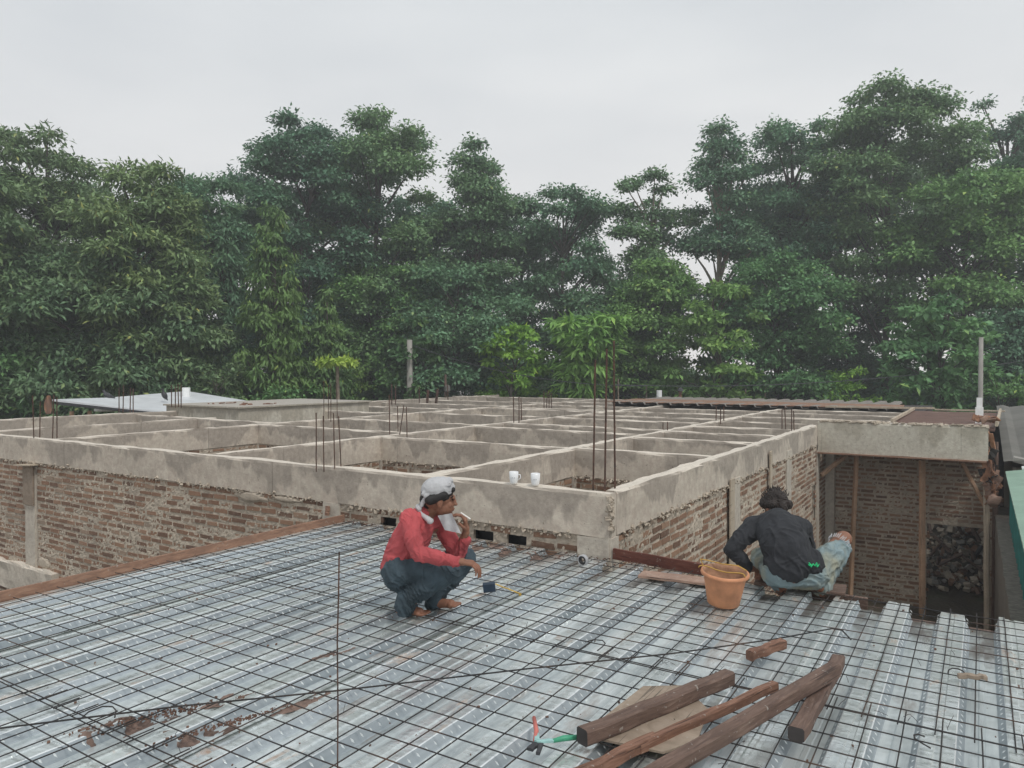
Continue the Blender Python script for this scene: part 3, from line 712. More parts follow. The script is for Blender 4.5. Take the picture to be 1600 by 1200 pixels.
thing_bar('upright_board', 'short orange board upright against the wall at the end of the edge board', (-6.34,6.05,.02), (-6.34,6.06,.13), .05, .03, 'formwork', 'board')
thing_bar('fascia_board', 'dark red board on edge between the corner column and the bucket', (-2.8,6.14,.03), (-1.75,6.13,.0), .025, .1, 'redboard', 'board')
o = thing_bar('plank', 'flat pinkish plank lying behind and left of the orange bucket', (-2.32,5.62,.035), (-1.55,5.72,.04), .17, .022, 'pinkply', 'plank')
thing_bar('trowel_board', 'flat grey brown board in front of the worker in black', (-1.5,6.02,.02), (-.85,6.08,.02), .25, .02, 'timber', 'board')

# ------------------------------------------------------------------ small objects
def bucket():
    c = Vector((-1.545, 5.27, .02)); t = empty('bucket', c, 'orange plastic bucket, mortar stained, beside the worker in black', 'bucket')
    Mx = Matrix.Rotation(.06, 3, 'X')@Matrix.Rotation(.07, 3, 'Y')
    mb = MB(); mb.lathe(c, [(.0,0),(.105,0),(.112,.008),(.148,.205),(.150,.21),(.166,.212),(.170,.222),(.166,.236),(.156,.238)], 40, M=Mx); mb.build('body', M['bucket'], t, True)
    mb = MB(); mb.lathe(c, [(.156,.238),(.150,.236),(.145,.2),(.112,.05),(.0,.045)], 40, M=Mx); mb.build('lining', M['bucketin'], t, True)
    mb = MB(); pts = []
    for k in range(14):
        a = PI*k/13; pts.append(c+Mx@Vector((math.cos(a)*.165-.01, math.sin(a)*.05-.06, .245+.012*math.sin(a*3))))
    mb.tube(pts, .0045, 6); mb.tube([c+Mx@Vector(v) for v in ((-.17,.03,.24),(-.2,.05,.27),(-.14,.08,.262),(-.05,.1,.25),(.06,.11,.258),(.13,.08,.245))], .0045, 6)
    mb.build('rope_handle', M['rope'], t, True)
bucket()
def tape():
    c = Vector((-3.09, 4.57, .022)); t = empty('tape_measure', c, 'dark blue tape measure with its yellow tape pulled out, right of the worker in red', 'tape measure')
    mb = MB(); mb.bar(c+CR*-.045+Vector((0,0,.04)), c+CR*.045+Vector((0,0,.05)), .04, .075, seg=3, ch=.3); mb.build('case', M['bluecase'], t)
    mb = MB(); mb.bar(c+CR*.045+Vector((0,0,.07)), c+CR*.23-CF*.06+Vector((0,0,.015)), .02, .002, seg=6, jit=.001); mb.bar(c+CR*.228-CF*.065+Vector((0,0,.0)), c+CR*.23-CF*.06+Vector((0,0,.02)), .022, .004); mb.build('tape', M['yellow'], t)
tape()
def reel():
    c = Vector((-2.87, 5.68, .06)); t = empty('tape_roll', (c.x, c.y, .02), 'small black and white wheel standing on the mesh in front of the corner column', 'roll')
    Mx = Matrix.Rotation(PI/2, 3, 'Y'); Mx = Matrix.Rotation(YAW+.9, 3, 'Z')@Mx
    mb = MB(); mb.lathe(c, [(.022,-.014),(.038,-.014),(.038,.014),(.022,.014),(.022,-.014)], 24, M=Mx); mb.build('core', M['black'], t, True)
    mb = MB(); mb.lathe(c, [(.038,-.018),(.047,-.016),(.047,.016),(.038,.018),(.038,-.018)], 24, M=Mx); mb.build('rim', M['towel'], t, True)
reel()
def cutter():
    c = Vector((-1.645, 2.81, .035)); t = empty('wire_cutter', c, 'wire cutter with one red and one green handle, near the bottom of the picture', 'pliers')
    mb = MB(); mb.tube([c+CR*-.01+CF*.02, c+CR*.0+CF*.09+UP*.01, c+CR*-.008+CF*.2+UP*.02], [.008,.011,.009], 8); mb.build('handle', M['red'], t, True)
    mb = MB(); mb.tube([c+CR*.07+CF*-.0+UP*.01, c+CR*.12+CF*.02+UP*.012, c+CR*.19+CF*.03+UP*.012], [.009,.013,.011], 10); tag(mb.build('handle', M['green'], t, True))
    mb = MB(); mb.bar(c+CF*.07+UP*.005, c+UP*.008, .022, .012, seg=3, jit=.002); mb.bar(c+CR*-.005+UP*.008, c+CR*.075+UP*.01, .02, .012, seg=3, jit=.002); mb.build('arms', M['cyan'], t)
    mb = MB(); mb.bar(c+CR*.0, c+CR*-.035-CF*.06, .03, .014, seg=3, jit=.002); mb.bar(c+CR*.02, c-CR*.0-CF*.09, .018, .014, seg=3); mb.build('jaws', M['dark'], t)
cutter()
def cup(x, y, lab, rz):
    t = empty('cup', (x, y, TOP+.008), lab, 'cup', 'white cups on the ring beam'); c = Vector((x, y, TOP+.008))
    mb = MB(); mb.lathe(c, [(.0,0),(.03,0),(.036,.008),(.044,.05),(.046,.115),(.043,.116),(.040,.05),(.03,.014),(0,.012)], 28); mb.build('body', M['cup'], t, True)
    mb = MB(); d = Matrix.Rotation(rz, 3, 'Z')@Vector((1,0,0))
    mb.tube([c+d*.043+UP*.09, c+d*.066+UP*.085, c+d*.07+UP*.055, c+d*.04+UP*.035], .005, 8); mb.build('handle', M['cup'], t, True)
    mb = MB()
    for a in (-1.9, -1.45): 
        p = c+Vector((math.cos(a+YAW), math.sin(a+YAW), 0))*.045+UP*.06; mb.lathe(p, [(0,-.004),(.005,0),(0,.004)], 6)
    mb.build('print', M['dark'], t)
cup(-3.87, 6.155, 'white cup on the ring beam, the left one just behind the worker in red', .3)
cup(-3.63, 6.165, 'white cup on the ring beam, the right one nearer the tall steel bars', 2.6)

# timber props and braces under the band
GP = 'timber props under the pale concrete band'
thing_bar('prop', 'upright brown timber prop, the left one under the pale concrete band', cp(1326,1010,15.45)+Vector((0,0,0)), cp(1338,712,15.45), .09, .07, 'prop', 'timber prop', group=GP, jit=.003)
thing_bar('prop', 'upright brown timber prop, the right one beside the dark doorway', cp(1441,1010,14.7), cp(1441,719,14.75), .11, .07, 'prop', 'timber prop', group=GP, jit=.003)
thing_bar('brace', 'slanting brown brace from the brick wall corner up to the band', cp(1283,743,15.3), cp(1322,711,15.5), .085, .07, 'prop', 'timber brace')
thing_bar('brace', 'slanting brown brace between the band and the cloth wrapped post', cp(1539,792,14.2), cp(1504,723,14.3), .07, .06, 'prop', 'timber brace')
thing_bar('bamboo_post', 'pale thin post in front of the weathered wall, below the bundled sacking', cp(1543,1080,13.6), cp(1541,700,13.9), .1, .1, 'palewood', 'post', jit=.006, sub=.3)
thing_bar('bamboo_post', 'dark thin post right behind the pale post', cp(1552,1080,13.8), cp(1556,690,14.0), .09, .09, 'timber', 'post', jit=.006, sub=.3)
thing_bar('dark_brace', 'dark slanting pole across the lower doorway', cp(1465,960,16.3), cp(1534,853,16.6), .07, .07, 'dark', 'pole')
# bundled sacking on the post
mb = MB(); r5 = random.Random(12)
for k in range(46):
    f = r5.random(); c_ = cp(1546,676,13.7).lerp(cp(1550,785,13.7), f)+CR*r5.uniform(-.09,.09)+CF*r5.uniform(-.08,.08)
    d = Vector((r5.uniform(-.5,.5), r5.uniform(-.5,.5), r5.uniform(.5,1.2))).normalized()*r5.uniform(.06,.17)
    mb.bar(c_-d, c_+d, r5.uniform(.08,.17), .014, r5.uniform(0,3.1), seg=4, jit=.016, mi=r5.choice([0,0,0,1,2]))
for k in range(10):
    c_ = cp(1548,655,13.9)+CR*r5.uniform(-.14,.1)+CF*r5.uniform(-.1,.3); d = Vector((r5.uniform(-1,1), r5.uniform(-1,1), r5.uniform(-.3,.6))).normalized()*.09
    mb.bar(c_-d, c_+d, .12, .02, r5.uniform(0,3), seg=3, jit=.012, mi=r5.choice([0,2]))
tag(mb.build('sacking', [M['khaki'], M['darkwall'], M['pinkply']]), 'crumpled brown sacking bundled round the post at the end of the band', 'cloth')
mb = MB(); c_ = cp(1553,783,13.5); mb.lathe(c_, [(0,-.08),(.06,-.07),(.1,0),(.11,.04),(.04,.09),(0,.1)], 14, M=Matrix.Rotation(.9,3,'X'))
mb.v = [tuple(Vector(v)+Vector((1,1,1))*.06*nz3(*v, 9)) for v in mb.v]
tag(mb.build('sand_bag', M['pinkply'], smooth=True), 'small tan bag hanging on the post below the sacking', 'bag')
for (px, yt, yb, w_, lab) in ((1530,637,668,.16,'white plastic pipe standing at the right end of the pale band, by the brown slab'),):
    mb = MB(); p = cp(px, yb, 14.95); mb.box(p.x-.07, p.x+.07, p.y-.07, p.y+.07, p.z, p.z+.41); mb.box(p.x-.05, p.x+.05, p.y-.05, p.y+.05, p.z+.41, p.z+.6)
    tag(mb.build('pipe', M['white']), lab, 'pipe')
mb = MB(); p = cp(1030,626,30); mb.tube([p, p+UP*.42], .11, 12); tag(mb.build('pipe', M['white']), 'short white pipe standing behind the far roof edge, left of the man in the hat', 'pipe')

# rubble seen through the doorway
rb = MB()
for k in range(760):
    x = rnd.uniform(-1.6, 1.4); y = rnd.uniform(18.6, 22); z = GZ + .25 + (y-18.6)*.42 + rnd.uniform(-.1, .1); s1 = rnd.uniform(.06, .2)
    rb.bar((x,y,z), (x+rnd.uniform(-s1,s1), y+rnd.uniform(-s1,s1)+.02, z+rnd.uniform(-s1,s1)*.6), s1*.7, s1*.5, rnd.uniform(0,3), jit=.02, mi=rnd.choice([0,0,1,2]))
for k in range(14):
    x = rnd.uniform(-1.2, 1.0); y = rnd.uniform(18.6, 20.4); z = GZ+.5+(y-18.6)*.4
    rb.bar((x,y,z), (x+rnd.uniform(-.6,.6), y+rnd.uniform(-.4,.4), z+rnd.uniform(.1,.5)), .07, .05, rnd.uniform(0,2), jit=.01, mi=3)
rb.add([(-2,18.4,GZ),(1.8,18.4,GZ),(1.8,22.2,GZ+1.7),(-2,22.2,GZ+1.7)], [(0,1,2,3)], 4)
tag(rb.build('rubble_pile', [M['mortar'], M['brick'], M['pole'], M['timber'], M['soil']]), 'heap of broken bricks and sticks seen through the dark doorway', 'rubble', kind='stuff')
for k, (px, D) in enumerate(((1456,19.0),(1474,19.3))):
    thing_bar('shoring_pole', ('dark shoring pole just inside the doorway, the left one','dark shoring pole inside the doorway beside the rubble')[k], cp(px,960,D), cp(px+2,800,D), .08, .06, 'timber', 'pole')
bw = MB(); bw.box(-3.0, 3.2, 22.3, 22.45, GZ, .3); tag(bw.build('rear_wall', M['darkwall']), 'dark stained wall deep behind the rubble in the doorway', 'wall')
mb = MB(); p = cp(1491,835+60,17.9); mb.tube([p-UP*.3, p+UP*.12], .06, 10); tag(mb.build('plastic_container', M['white']), 'small white container standing in the dark doorway by the rubble', 'container')

# old wall and neighbours at the right
ow = MB(); vs = []
nY = 40
for k in range(nY+1):
    y = 5.5 + (17.3-5.5)*k/nY; zt = -.95 - .0*(y)
    x = .24+(y-17.3)*-.006
    zt = -1.0+.06*nz3(y,0,0,2)
    for z in (GZ, zt): vs.append((x+.02*nz3(x,y,z,2), y, z))
    vs.append((x+.5, y, zt)); vs.append((x+.5, y, GZ))
ow.add(vs, [(k*4+j, k*4+(j+1)%4, (k+1)*4+(j+1)%4, (k+1)*4+j) for k in range(nY) for j in range(4)]+[(0,1,2,3),(nY*4+3,nY*4+2,nY*4+1,nY*4)])
tag(ow.build('weathered_wall', M['oldwall']), 'grey streaked old wall at the right edge, below the teal sheeting', 'wall')
nb = empty('neighbour_shed', (1.6, 12, GZ), 'neighbouring shed with pale green roof and teal sheet wall at the right edge', 'shed')
mb = MB(); ng = 60
for k in range(ng):
    y0, y1 = 8+ (15.6-8)*k/ng, 8+(15.6-8)*(k+1)/ng
    d0 = .03*math.sin(k*PI/1.5); d1 = .03*math.sin((k+1)*PI/1.5)
    mb.add([(.46+d0,y0,-1.0),(.46+d1,y1,-1.0),(.46+d1,y1,-.13),(.46+d0,y0,-.13)], [(0,1,2,3)])
mb.box(.52, .56, 8, 15.6, -1, -.13)
mb.build('sheet_wall', M['teal'], nb)
mb = MB(); nr = 70; vs = []
for k in range(nr+1):
    y = 7.5 + (15.9-7.5)*k/nr; dz = .012*math.sin(k*PI/1.5)
    vs += [(.38, y, -.12+dz), (4.2, y, .55+dz)]
mb.add(vs, [(k*2, k*2+1, k*2+3, k*2+2) for k in range(nr)]); mb.box(.39, .43, 7.5, 15.9, -.2, -.14)
mb.build('roof', M['greenroof'], nb)
mb = MB(); mb.bar((.62,15.95,-.04), (3.0,15.95,.36), .12, .05, seg=4, jit=.003); mb.build('flashing', M['white'], nb)
gs = empty('grey_roofed_shed', (3, 20, GZ), 'low shed with dark grey corrugated roof behind the green one', 'shed')
mb = MB(); vs = []; nr = 60
for k in range(nr+1):
    x = .36 + 9*k/nr; dz = .03*math.sin(k*PI/1.5)
    vs += [(x, 16.3, .02+dz), (x, 24.5, .72+dz)]
mb.add(vs, [(k*2, k*2+1, k*2+3, k*2+2) for k in range(nr)]); mb.build('roof', M['greyroof'], gs)
mb = MB(); mb.box(.5, 9.3, 16.5, 24.3, GZ, -.1); mb.build('wall', M['oldwall'], gs)
mb = MB(); mb.bar((.5,16.2,.1), (1.25,16.15,-.02), .12, .1, seg=4, jit=.02); mb.build('ridge_cap', M['pole'], gs)

# far corrugated deck edge behind the grid
fr = empty('far_decked_roof', (-6, 24, GZ), 'low brown roof with a castellated grey sheet edge behind the beam grid, below the trees', 'roof')
mb = MB(); x = -10.5; k = 0; pf = []
while x < -2.4:
    pf += [(x,.56),(x+.14,.56),(x+.18,.63),(x+.36,.63),(x+.40,.56)]; x += .44
vs = [(a, 22.6, z+.04) for a, z in pf]+[(a, 27.5, z+.06) for a, z in pf]; n = len(pf)
mb.add(vs, [(i, i+1, n+i+1, n+i) for i in range(n-1)]); mb.build('sheet', M['deck'], fr)
mb = MB(); vs = [(-10.6,22.72,.665),(-1.8,22.72,.665),(-1.9,24.6,.685),(-10.6,25.2,.685)]; mb.add(vs+[(a,b,c_-.02) for a,b,c_ in vs], [(0,1,2,3),(0,4,5,1),(7,6,5,4),(1,5,6,2),(2,6,7,3),(3,7,4,0)]); mb.build('boarding', M['formwork'], fr)
mb = MB(); mb.box(-10.6, -1.3, 23.2, 27.2, GZ, .58); mb.build('wall', M['darkwall'], fr)

# white canopy, left rear
cn = empty('canopy', cp(240,660,26), 'white sheet metal canopy on posts behind the left end of the building', 'canopy')
A = cp(82,624,20.5); B = cp(266,645,21); Cc = cp(405,629,25); Dd = cp(292,611,26.5); E_ = cp(172,621,23)
mb = MB(); up_ = [A,B,Cc,Dd,E_]; mb.add(up_+[v-UP*.05 for v in up_], [(0,1,2,3,4),(9,8,7,6,5)]+[(i,5+i,5+(i+1)%5,(i+1)%5) for i in range(5)]); mb.build('roof_sheet', M['whiteroof'], cn)
for (px, D) in ((112,20.8),(140,21),(232,22)):
    mb = MB(); q = cp(px, 632, D); mb.tube([(q.x,q.y,GZ),(q.x,q.y,.55)], .06, 8); mb.build('post', M['prop'], cn)
mb = MB(); mb.bar(A.lerp(B,.04)-UP*.09, B-UP*.07, .05, .08); mb.build('gutter', M['dark'], cn)
mb = MB(); q = cp(291,625,25); mb.tube([q, q+UP*.42], .13, 10); tag(mb.build('pipe', M['white']), 'short white pipe standing on the white canopy roof', 'pipe')
# water basin lid below it
mb = MB(); q = cp(172,642,22); mb.lathe(q, [(0,.18),(.3,.17),(.42,.05),(.42,0),(0,0)], 20); tag(mb.build('plastic_tub', M['white'], smooth=True), 'upturned pale tub in the shade under the white canopy', 'tub')
# hanging cloth by the canopy corner
mb = MB(); q = cp(76,618,19.5); vs = []
for k in range(9):
    for i in range(6):
        w_ = (.06+.1*math.sin(PI*k/9)); vs.append(q+CR*((i/5-.5)*w_*2*.8)+CF*(.05*math.sin(i*2.2))-UP*(k*.06))
mb.add(vs, [(k*6+i, k*6+i+1, (k+1)*6+i+1, (k+1)*6+i) for k in range(8) for i in range(5)])
tag(mb.build('hanging_cloth', M['khaki'], smooth=True), 'small brown cloth hanging on a stick left of the white canopy', 'cloth')

# poles and cables
def pole(px, ytop, D, r0, r1, lab, mat='pole'):
    q = cp(px, ytop, D); mb = MB(); mb.tube([(q.x,q.y,GZ),(q.x,q.y,(GZ+q.z)/2),(q.x,q.y,q.z)], [r0,(r0+r1)/2,r1], 12)
    return mb, q
mb, q1 = pole(640, 531, 34, .17, .12, ''); tag(mb.build('utility_pole', M['pole'], smooth=True), 'grey concrete utility pole left of centre behind the building', 'pole')
mb, q2 = pole(1533, 527, 24, .09, .065, ''); tag(mb.build('utility_pole', M['pole'], smooth=True), 'thin grey pole above the white pipe at the right', 'pole')
mb, q3 = pole(696, 585, 33, .07, .05, ''); mb.lathe(cp(699,613,32.9), [(0,.0),(.13,.05),(.13,.28),(0,.33)], 10, mi=1)
tag(mb.build('meter_post', [M['timber'], M['greyroof']]), 'short dark post carrying a small grey meter box, right of the utility pole', 'post')
def cable(P, Q, sag, lab, r=.02):
    mb = MB(); mb.tube([P.lerp(Q, k/20)-UP*(sag*4*(k/20)*(1-k/20)) for k in range(21)], r, 4); tag(mb.build('utility_cable', M['cable']), lab, 'cable')
cable(q1-UP*.2+Vector((0,0,0)), cp(1010,603,32), .5, 'cable dipping right from the concrete pole towards the tall steel bars')
cable(cp(960,601,30), cp(1640,557,30), .45, 'long cable rising to the right in front of the right hand trees', .022)
cable(cp(540,585,36), q1-UP*.6, .3, 'short cable running left from the concrete pole', .012)
cable(cp(700,575,36), cp(1180,618,34), .6, 'thin lower cable hanging behind the far beams', .01)
for k, (px, yt) in enumerate(((1196,600),(1298,598),(966,592),(1165,607),(1010,603))):
    mb, q = pole(px, yt, 36, .04, .035, ''); tag(mb.build('fence_post', M['palebark']), ('thin fence post in front of the dark trees, middle right','thin fence post nearest the right hand bushes','thin fence post just right of the tall steel bars','thin fence post left of the bushy tree','thin fence post left of the man in the hat')[k], 'post', 'thin fence posts beyond the building')

# ------------------------------------------------------------------ trees
def leaves(rng, cen, rad, n, L, Wd, droop, flat, crown_c, shell=.5):
    """n leaf blades round the clump centre: arrays of verts (n*4,3)"""
    d = rng.normal(size=(n,3)); d /= np.linalg.norm(d, axis=1)[:,None]
    d[:,2] = np.where(d[:,2] < -.3, -d[:,2]*.6, d[:,2])
    rr = rad*(shell+(1-shell)*rng.random(n))*(.75+.5*rng.random(n))
    off = d*rr[:,None]; off[:,2] *= flat
    base = cen+off
    ax = d.copy(); ax[:,2] = ax[:,2]*.4-droop; ax += rng.normal(size=(n,3))*.7; ax /= np.linalg.norm(ax, axis=1)[:,None]
    nn = np.tile(np.array([[0,0,1.]]), (n,1))+d*.55+rng.normal(size=(n,3))*.45
    side = np.cross(ax, nn); side /= (np.linalg.norm(side, axis=1)[:,None]+1e-6)
    nrm = np.cross(side, ax)
    l = (L*(.65+.7*rng.random(n)))[:,None]; w = (Wd*(.7+.6*rng.random(n)))[:,None]
    v0 = base; v1 = base+ax*l*.45+side*w*.5+nrm*w*.12; v2 = base+ax*l-nrm*l*.12; v3 = base+ax*l*.45-side*w*.5+nrm*w*.12
    return np.stack([v0,v1,v2,v3], 1).reshape(-1,3)
def leafmesh(name, V, mat, parent):
    n = len(V)//4; me = bpy.data.meshes.new(name)
    me.vertices.add(len(V)); me.vertices.foreach_set('co', V.astype(np.float32).ravel())
    idx = np.arange(n)[:,None]*4+np.array([[0,1,2,0,2,3]]); idx = idx.ravel().astype(np.int32)
    me.loops.add(len(idx)); me.loops.foreach_set('vertex_index', idx)
    me.polygons.add(2*n); me.polygons.foreach_set('loop_start', np.arange(0, 6*n, 3, dtype=np.int32)); me.polygons.foreach_set('loop_total', np.full(2*n, 3, np.int32))
    me.update(calc_edges=True); me.materials.append(mat)
    o = bpy.data.objects.new(name, me); C.objects.link(o); o.parent = parent; return o
KIND = {  # leaf length, width, droop, flatness, shell, clump radius factor, envelope
 'layered': dict(L=.21, W=.135, droop=.35, flat=.78, shell=.3, rc=(.85,1.55), mat='leaf_dark', per=600),
 'mango':   dict(L=.27, W=.10, droop=.55, flat=.75, shell=.4, rc=(.8,1.4), mat='leaf_mango', per=500),
 'feather': dict(L=.30, W=.09, droop=1.3, flat=1.1, shell=.2, rc=(.45,.8), mat='leaf_feather', per=190),
 'bright':  dict(L=.30, W=.18, droop=.35, flat=.6, shell=.3, rc=(.45,.8), mat='leaf_bright', per=190),
 'frond':  dict(L=.55, W=.17, droop=.8, flat=.45, shell=.2, rc=(.55,.9), mat='leaf_frond', per=130),
 'bush':    dict(L=.20, W=.10, droop=.2, flat=.8, shell=.4, rc=(.5,.9), mat='leaf_mid', per=170),
}
def tree(label, px, D, ytop, wpx, kind='layered', clumps=48, low=.3, seed=0, mat=None, trunk='trunk', name='tree', cat='tree', group='trees behind the building', shape='round', r0=None, airy=1.0, lean=0):
    k = dict(KIND[kind]); rng = np.random.default_rng(seed); rr = random.Random(seed)
    top = cp(px, ytop, D); base = Vector((top.x, top.y, GZ)); H = top.z-GZ; R = wpx/1160*D/2
    root = empty(name, base, label, cat, group)
    R *= 1.18 if kind in ('layered', 'mango') else 1.05; clumps = int(clumps*1.25)
    cs = []
    tries = 0
    while len(cs) < clumps and tries < 6000:
        tries += 1
        h_ = rr.uniform(low, 1.0)
        u = (h_-low)/(1-low)
        if shape == 'round': env = math.sqrt(max(.05, 1-((u-.48)/.585)**2))
        elif shape == 'cone': env = max(.08, 1-u)**.75
        elif shape == 'spire': env = max(.05, 1-u**1.6)**.75
        else: env = .35+.65*u
        a = rr.uniform(0, 2*PI); q = math.sqrt(rr.uniform(.08, 1))*env
        rc = rr.uniform(*k['rc'])*(.8 if u > .85 else 1)*(R/4.2)**.4
        c_ = Vector((math.cos(a)*q*max(R-rc*.7, .3), math.sin(a)*q*max(R-rc*.7, .3), h_*H - rc*k['flat']*.9*(u > .8)))
        if any((c_-o_[0]).length < (rc+o_[1])*.42 for o_ in cs): continue
        cs.append((c_, rc))
    V = []
    for c_, rc in cs:
        n = int(k['per']*airy*(rc/1.0)**1.6*rr.uniform(.75, 1.2)*(1 if kind != 'feather' else 1.5))+20
        V.append(leaves(rng, np.array(c_), rc, n, k['L'], k['W'], k['droop'], k['flat'], None, k['shell']))
    leafmesh('crown', np.concatenate(V), M[mat or k['mat']], root)
    mb = MB(); r0 = r0 or H*.014
    pts = []; n = 8
    for i in range(n+1):
        f = i/n; pts.append(Vector((lean*f*f+.25*noise.noise(Vector((seed, f*2.5, 0)))*f*3, .25*noise.noise(Vector((seed+9, f*2.5, 0)))*f*3, H*.9*f)))
    mb.tube(pts, [r0*(1-.8*i/n)*(1.25 if i == 0 else 1) for i in range(n+1)], 8)
    for c_, rc in cs[:min(len(cs), 30)]:
        f = max(.18, min(.88, (c_.z/H-.14)/.9)); i = f*n; i0 = int(i); s_ = pts[i0].lerp(pts[min(n, i0+1)], i-i0)
        md = s_.lerp(c_, .5)+Vector((0,0,-.2 if kind == 'feather' else .15))
        mb.tube([s_, md, c_], [r0*.38, r0*.24, r0*.08], 5)
    o = mb.build('trunk', M[trunk], root); o.matrix_parent_inverse = Matrix(); o.location = (0,0,0)
    return root
T_ = tree
# back row of taller trees
T_('tall dense tree with a rounded double top, left of centre', 590, 40, 172, 230, clumps=60, seed=1, low=.22)
T_('broad tree leaning left of the double topped one', 478, 39, 186, 235, clumps=60, seed=2, low=.25)
T_('tree with a thin spire rising above its crown, at centre', 745, 41, 196, 190, clumps=52, seed=3, shape='spire', low=.2)
T_('rounded tree right of the spired one, sky showing below it', 880, 42, 284, 200, clumps=36, seed=4, low=.4, airy=.9)
T_('small topped tree left of the sky gap in the middle right', 1015, 42, 270, 140, clumps=30, seed=5, low=.38, airy=.85, trunk='palebark')
T_('airy tree with a narrow pointed top and many sky gaps', 1128, 41, 170, 165, clumps=36, seed=6, low=.36, shape='spire', airy=.8, trunk='palebark')
T_('round headed tree between the airy one and the tallest one', 1238, 42, 180, 170, clumps=42, seed=7, low=.36, airy=.85)
T_('tallest tree, a wide crown at the upper right', 1388, 40, 130, 265, clumps=64, seed=8, low=.38, airy=.9, r0=.22)
T_('large leafy tree in front of the tallest one, near the right edge', 1505, 37, 252, 230, clumps=48, seed=9, low=.4, airy=.9, mat='leaf_mid')
T_('sparse half bare tree at the upper right edge', 1575, 43, 143, 100, clumps=16, seed=10, low=.6, airy=.5, shape='vase')
T_('tree cut off by the right edge of the picture', 1640, 38, 200, 170, clumps=44, seed=11, low=.3)
for px, yt, w_, sd, lb in ((380,300,190,41,'tree filling the gap left of the broad leaning tree'),(535,300,200,42,'tree between the leaning and the double topped crowns, slightly lower'),(660,300,170,43,'lower tree between the double topped and the spired tree'),
      (815,330,170,44,'lower tree between the spired and the rounded tree'),(1185,280,170,47,'lower tree left of the round headed one'),
      (1310,250,180,48,'tree joining the round headed and the tallest crown'),(1460,220,180,49,'tree at the right shoulder of the tallest crown'),(270,300,190,50,'dark tree behind the left olive trees'),(140,280,200,51,'dark tree behind the upper left corner trees')):
    T_(lb, px, 45, yt, w_, clumps=44 if px < 760 else 20, seed=sd, low=.25 if px < 760 else .62, airy=.9)
# left mass
T_('olive leaved tree at the upper left corner of the wood', 70, 31, 198, 240, 'mango', 60, .3, 12, airy=.9)
T_('olive leaved tree with a rounded crown, second from the left edge', 215, 29, 245, 210, 'mango', 60, .2, 13)
T_('smaller olive crown beside the sky gap at left', 318, 33, 265, 160, 'mango', 46, .2, 14, mat='leaf_dark')
T_('olive tree cut off by the left edge of the picture', -50, 27, 260, 240, 'mango', 60, .2, 15)
T_('wide low olive tree with long hanging leaves in the left middle', 150, 29, 385, 300, 'mango', 70, .15, 16)
T_('low olive tree in front at the far left', 30, 28, 500, 220, 'mango', 50, .12, 17, mat='leaf_mid')
T_('low olive tree above the white canopy', 262, 30, 440, 190, 'mango', 52, .12, 18)
T_('tall drooping feathery tree left of centre', 425, 31, 312, 175, 'feather', 110, .12, 19, shape='cone')
T_('shorter drooping feathery tree right of the tall one', 512, 32, 442, 110, 'feather', 70, .12, 20, shape='cone')
T_('slim drooping feathery tree left of the tall one', 352, 32, 330, 110, 'feather', 70, .15, 21, shape='cone', mat='leaf_dark')
# middle and lower layer
T_('dark tree filling the space below the spired tree', 710, 38, 400, 230, clumps=52, seed=22, low=.12)
T_('dark tree behind the concrete pole', 600, 39, 400, 190, clumps=48, seed=23, low=.2, mat='leaf_mid')
T_('yellowish green tree just right of the concrete pole', 650, 35.5, 492, 125, 'bright', 46, .2, 24, mat='leaf_feather')
T_('bright green bush like tree left of the tall steel bars', 805, 35, 508, 125, 'bright', 50, .15, 25)
T_('bright green tree with big drooping fronds behind the tall steel bars', 915, 34, 490, 130, 'frond', 46, .5, 26, shape='vase')
T_('dark green tree behind the fronded one', 930, 40, 440, 170, clumps=40, seed=27, low=.15)
T_('mid green tree right of the tall steel bars', 1020, 38, 398, 150, clumps=44, seed=28, low=.1, mat='leaf_mid')
T_('bushy green tree behind the man in the hat', 1120, 36, 440, 170, 'bright', 70, .08, 29, mat='leaf_mid')
T_('broad mid green tree right of the bushy one', 1215, 38, 390, 210, clumps=56, seed=30, low=.12, mat='leaf_mid')
T_('fresh green tree in front of the right hand trees, left of the thin pole', 1470, 31, 462, 185, 'bright', 80, .1, 31, mat='leaf_mid')
T_('dark tree low at the right edge', 1590, 33, 470, 150, clumps=44, seed=32, low=.1)
T_('dark tree under the sky gap of the tallest tree', 1330, 44, 470, 150, clumps=40, seed=33, low=.1)
GB = 'bushes behind the building'
for i, (px, D, yt, w_, mt, lb) in enumerate(((1325,36,572,110,'leaf_bright','low fresh green bush at the foot of the tallest tree'),(1230,38,580,120,'leaf_mid','low dark bush left of the fresh green one'),
   (435,30,590,170,'leaf_mid','low spreading bush between the canopy and the papaya'),(540,33,560,120,'leaf_feather','feathery low bush behind the papaya'),(720,39,560,140,'leaf_dark','dark low bush at centre left'),
   (860,39,560,150,'leaf_mid','low bush at the foot of the fronded tree'),(980,38,560,120,'leaf_dark','dark low bush right of the tall steel bars'),(1060,37,585,110,'leaf_mid','low bush just behind the man in the hat'),
   (1420,38,560,140,'leaf_dark','dark bush left of the thin pole'),(1560,30,560,140,'leaf_mid','green bush right of the thin pole'),(200,29,600,170,'leaf_mango','low olive bush right under the canopy'),(60,27.5,590,200,'leaf_mid','low bush at the far left behind the first steel bars'),(340,29,560,130,'leaf_mango','low olive bush right of the canopy'))):
    T_(lb, px, D, yt, w_, 'bush', 30, .08, 60+i, mat=mt, name='bush', cat='bush', group=GB, r0=.05)
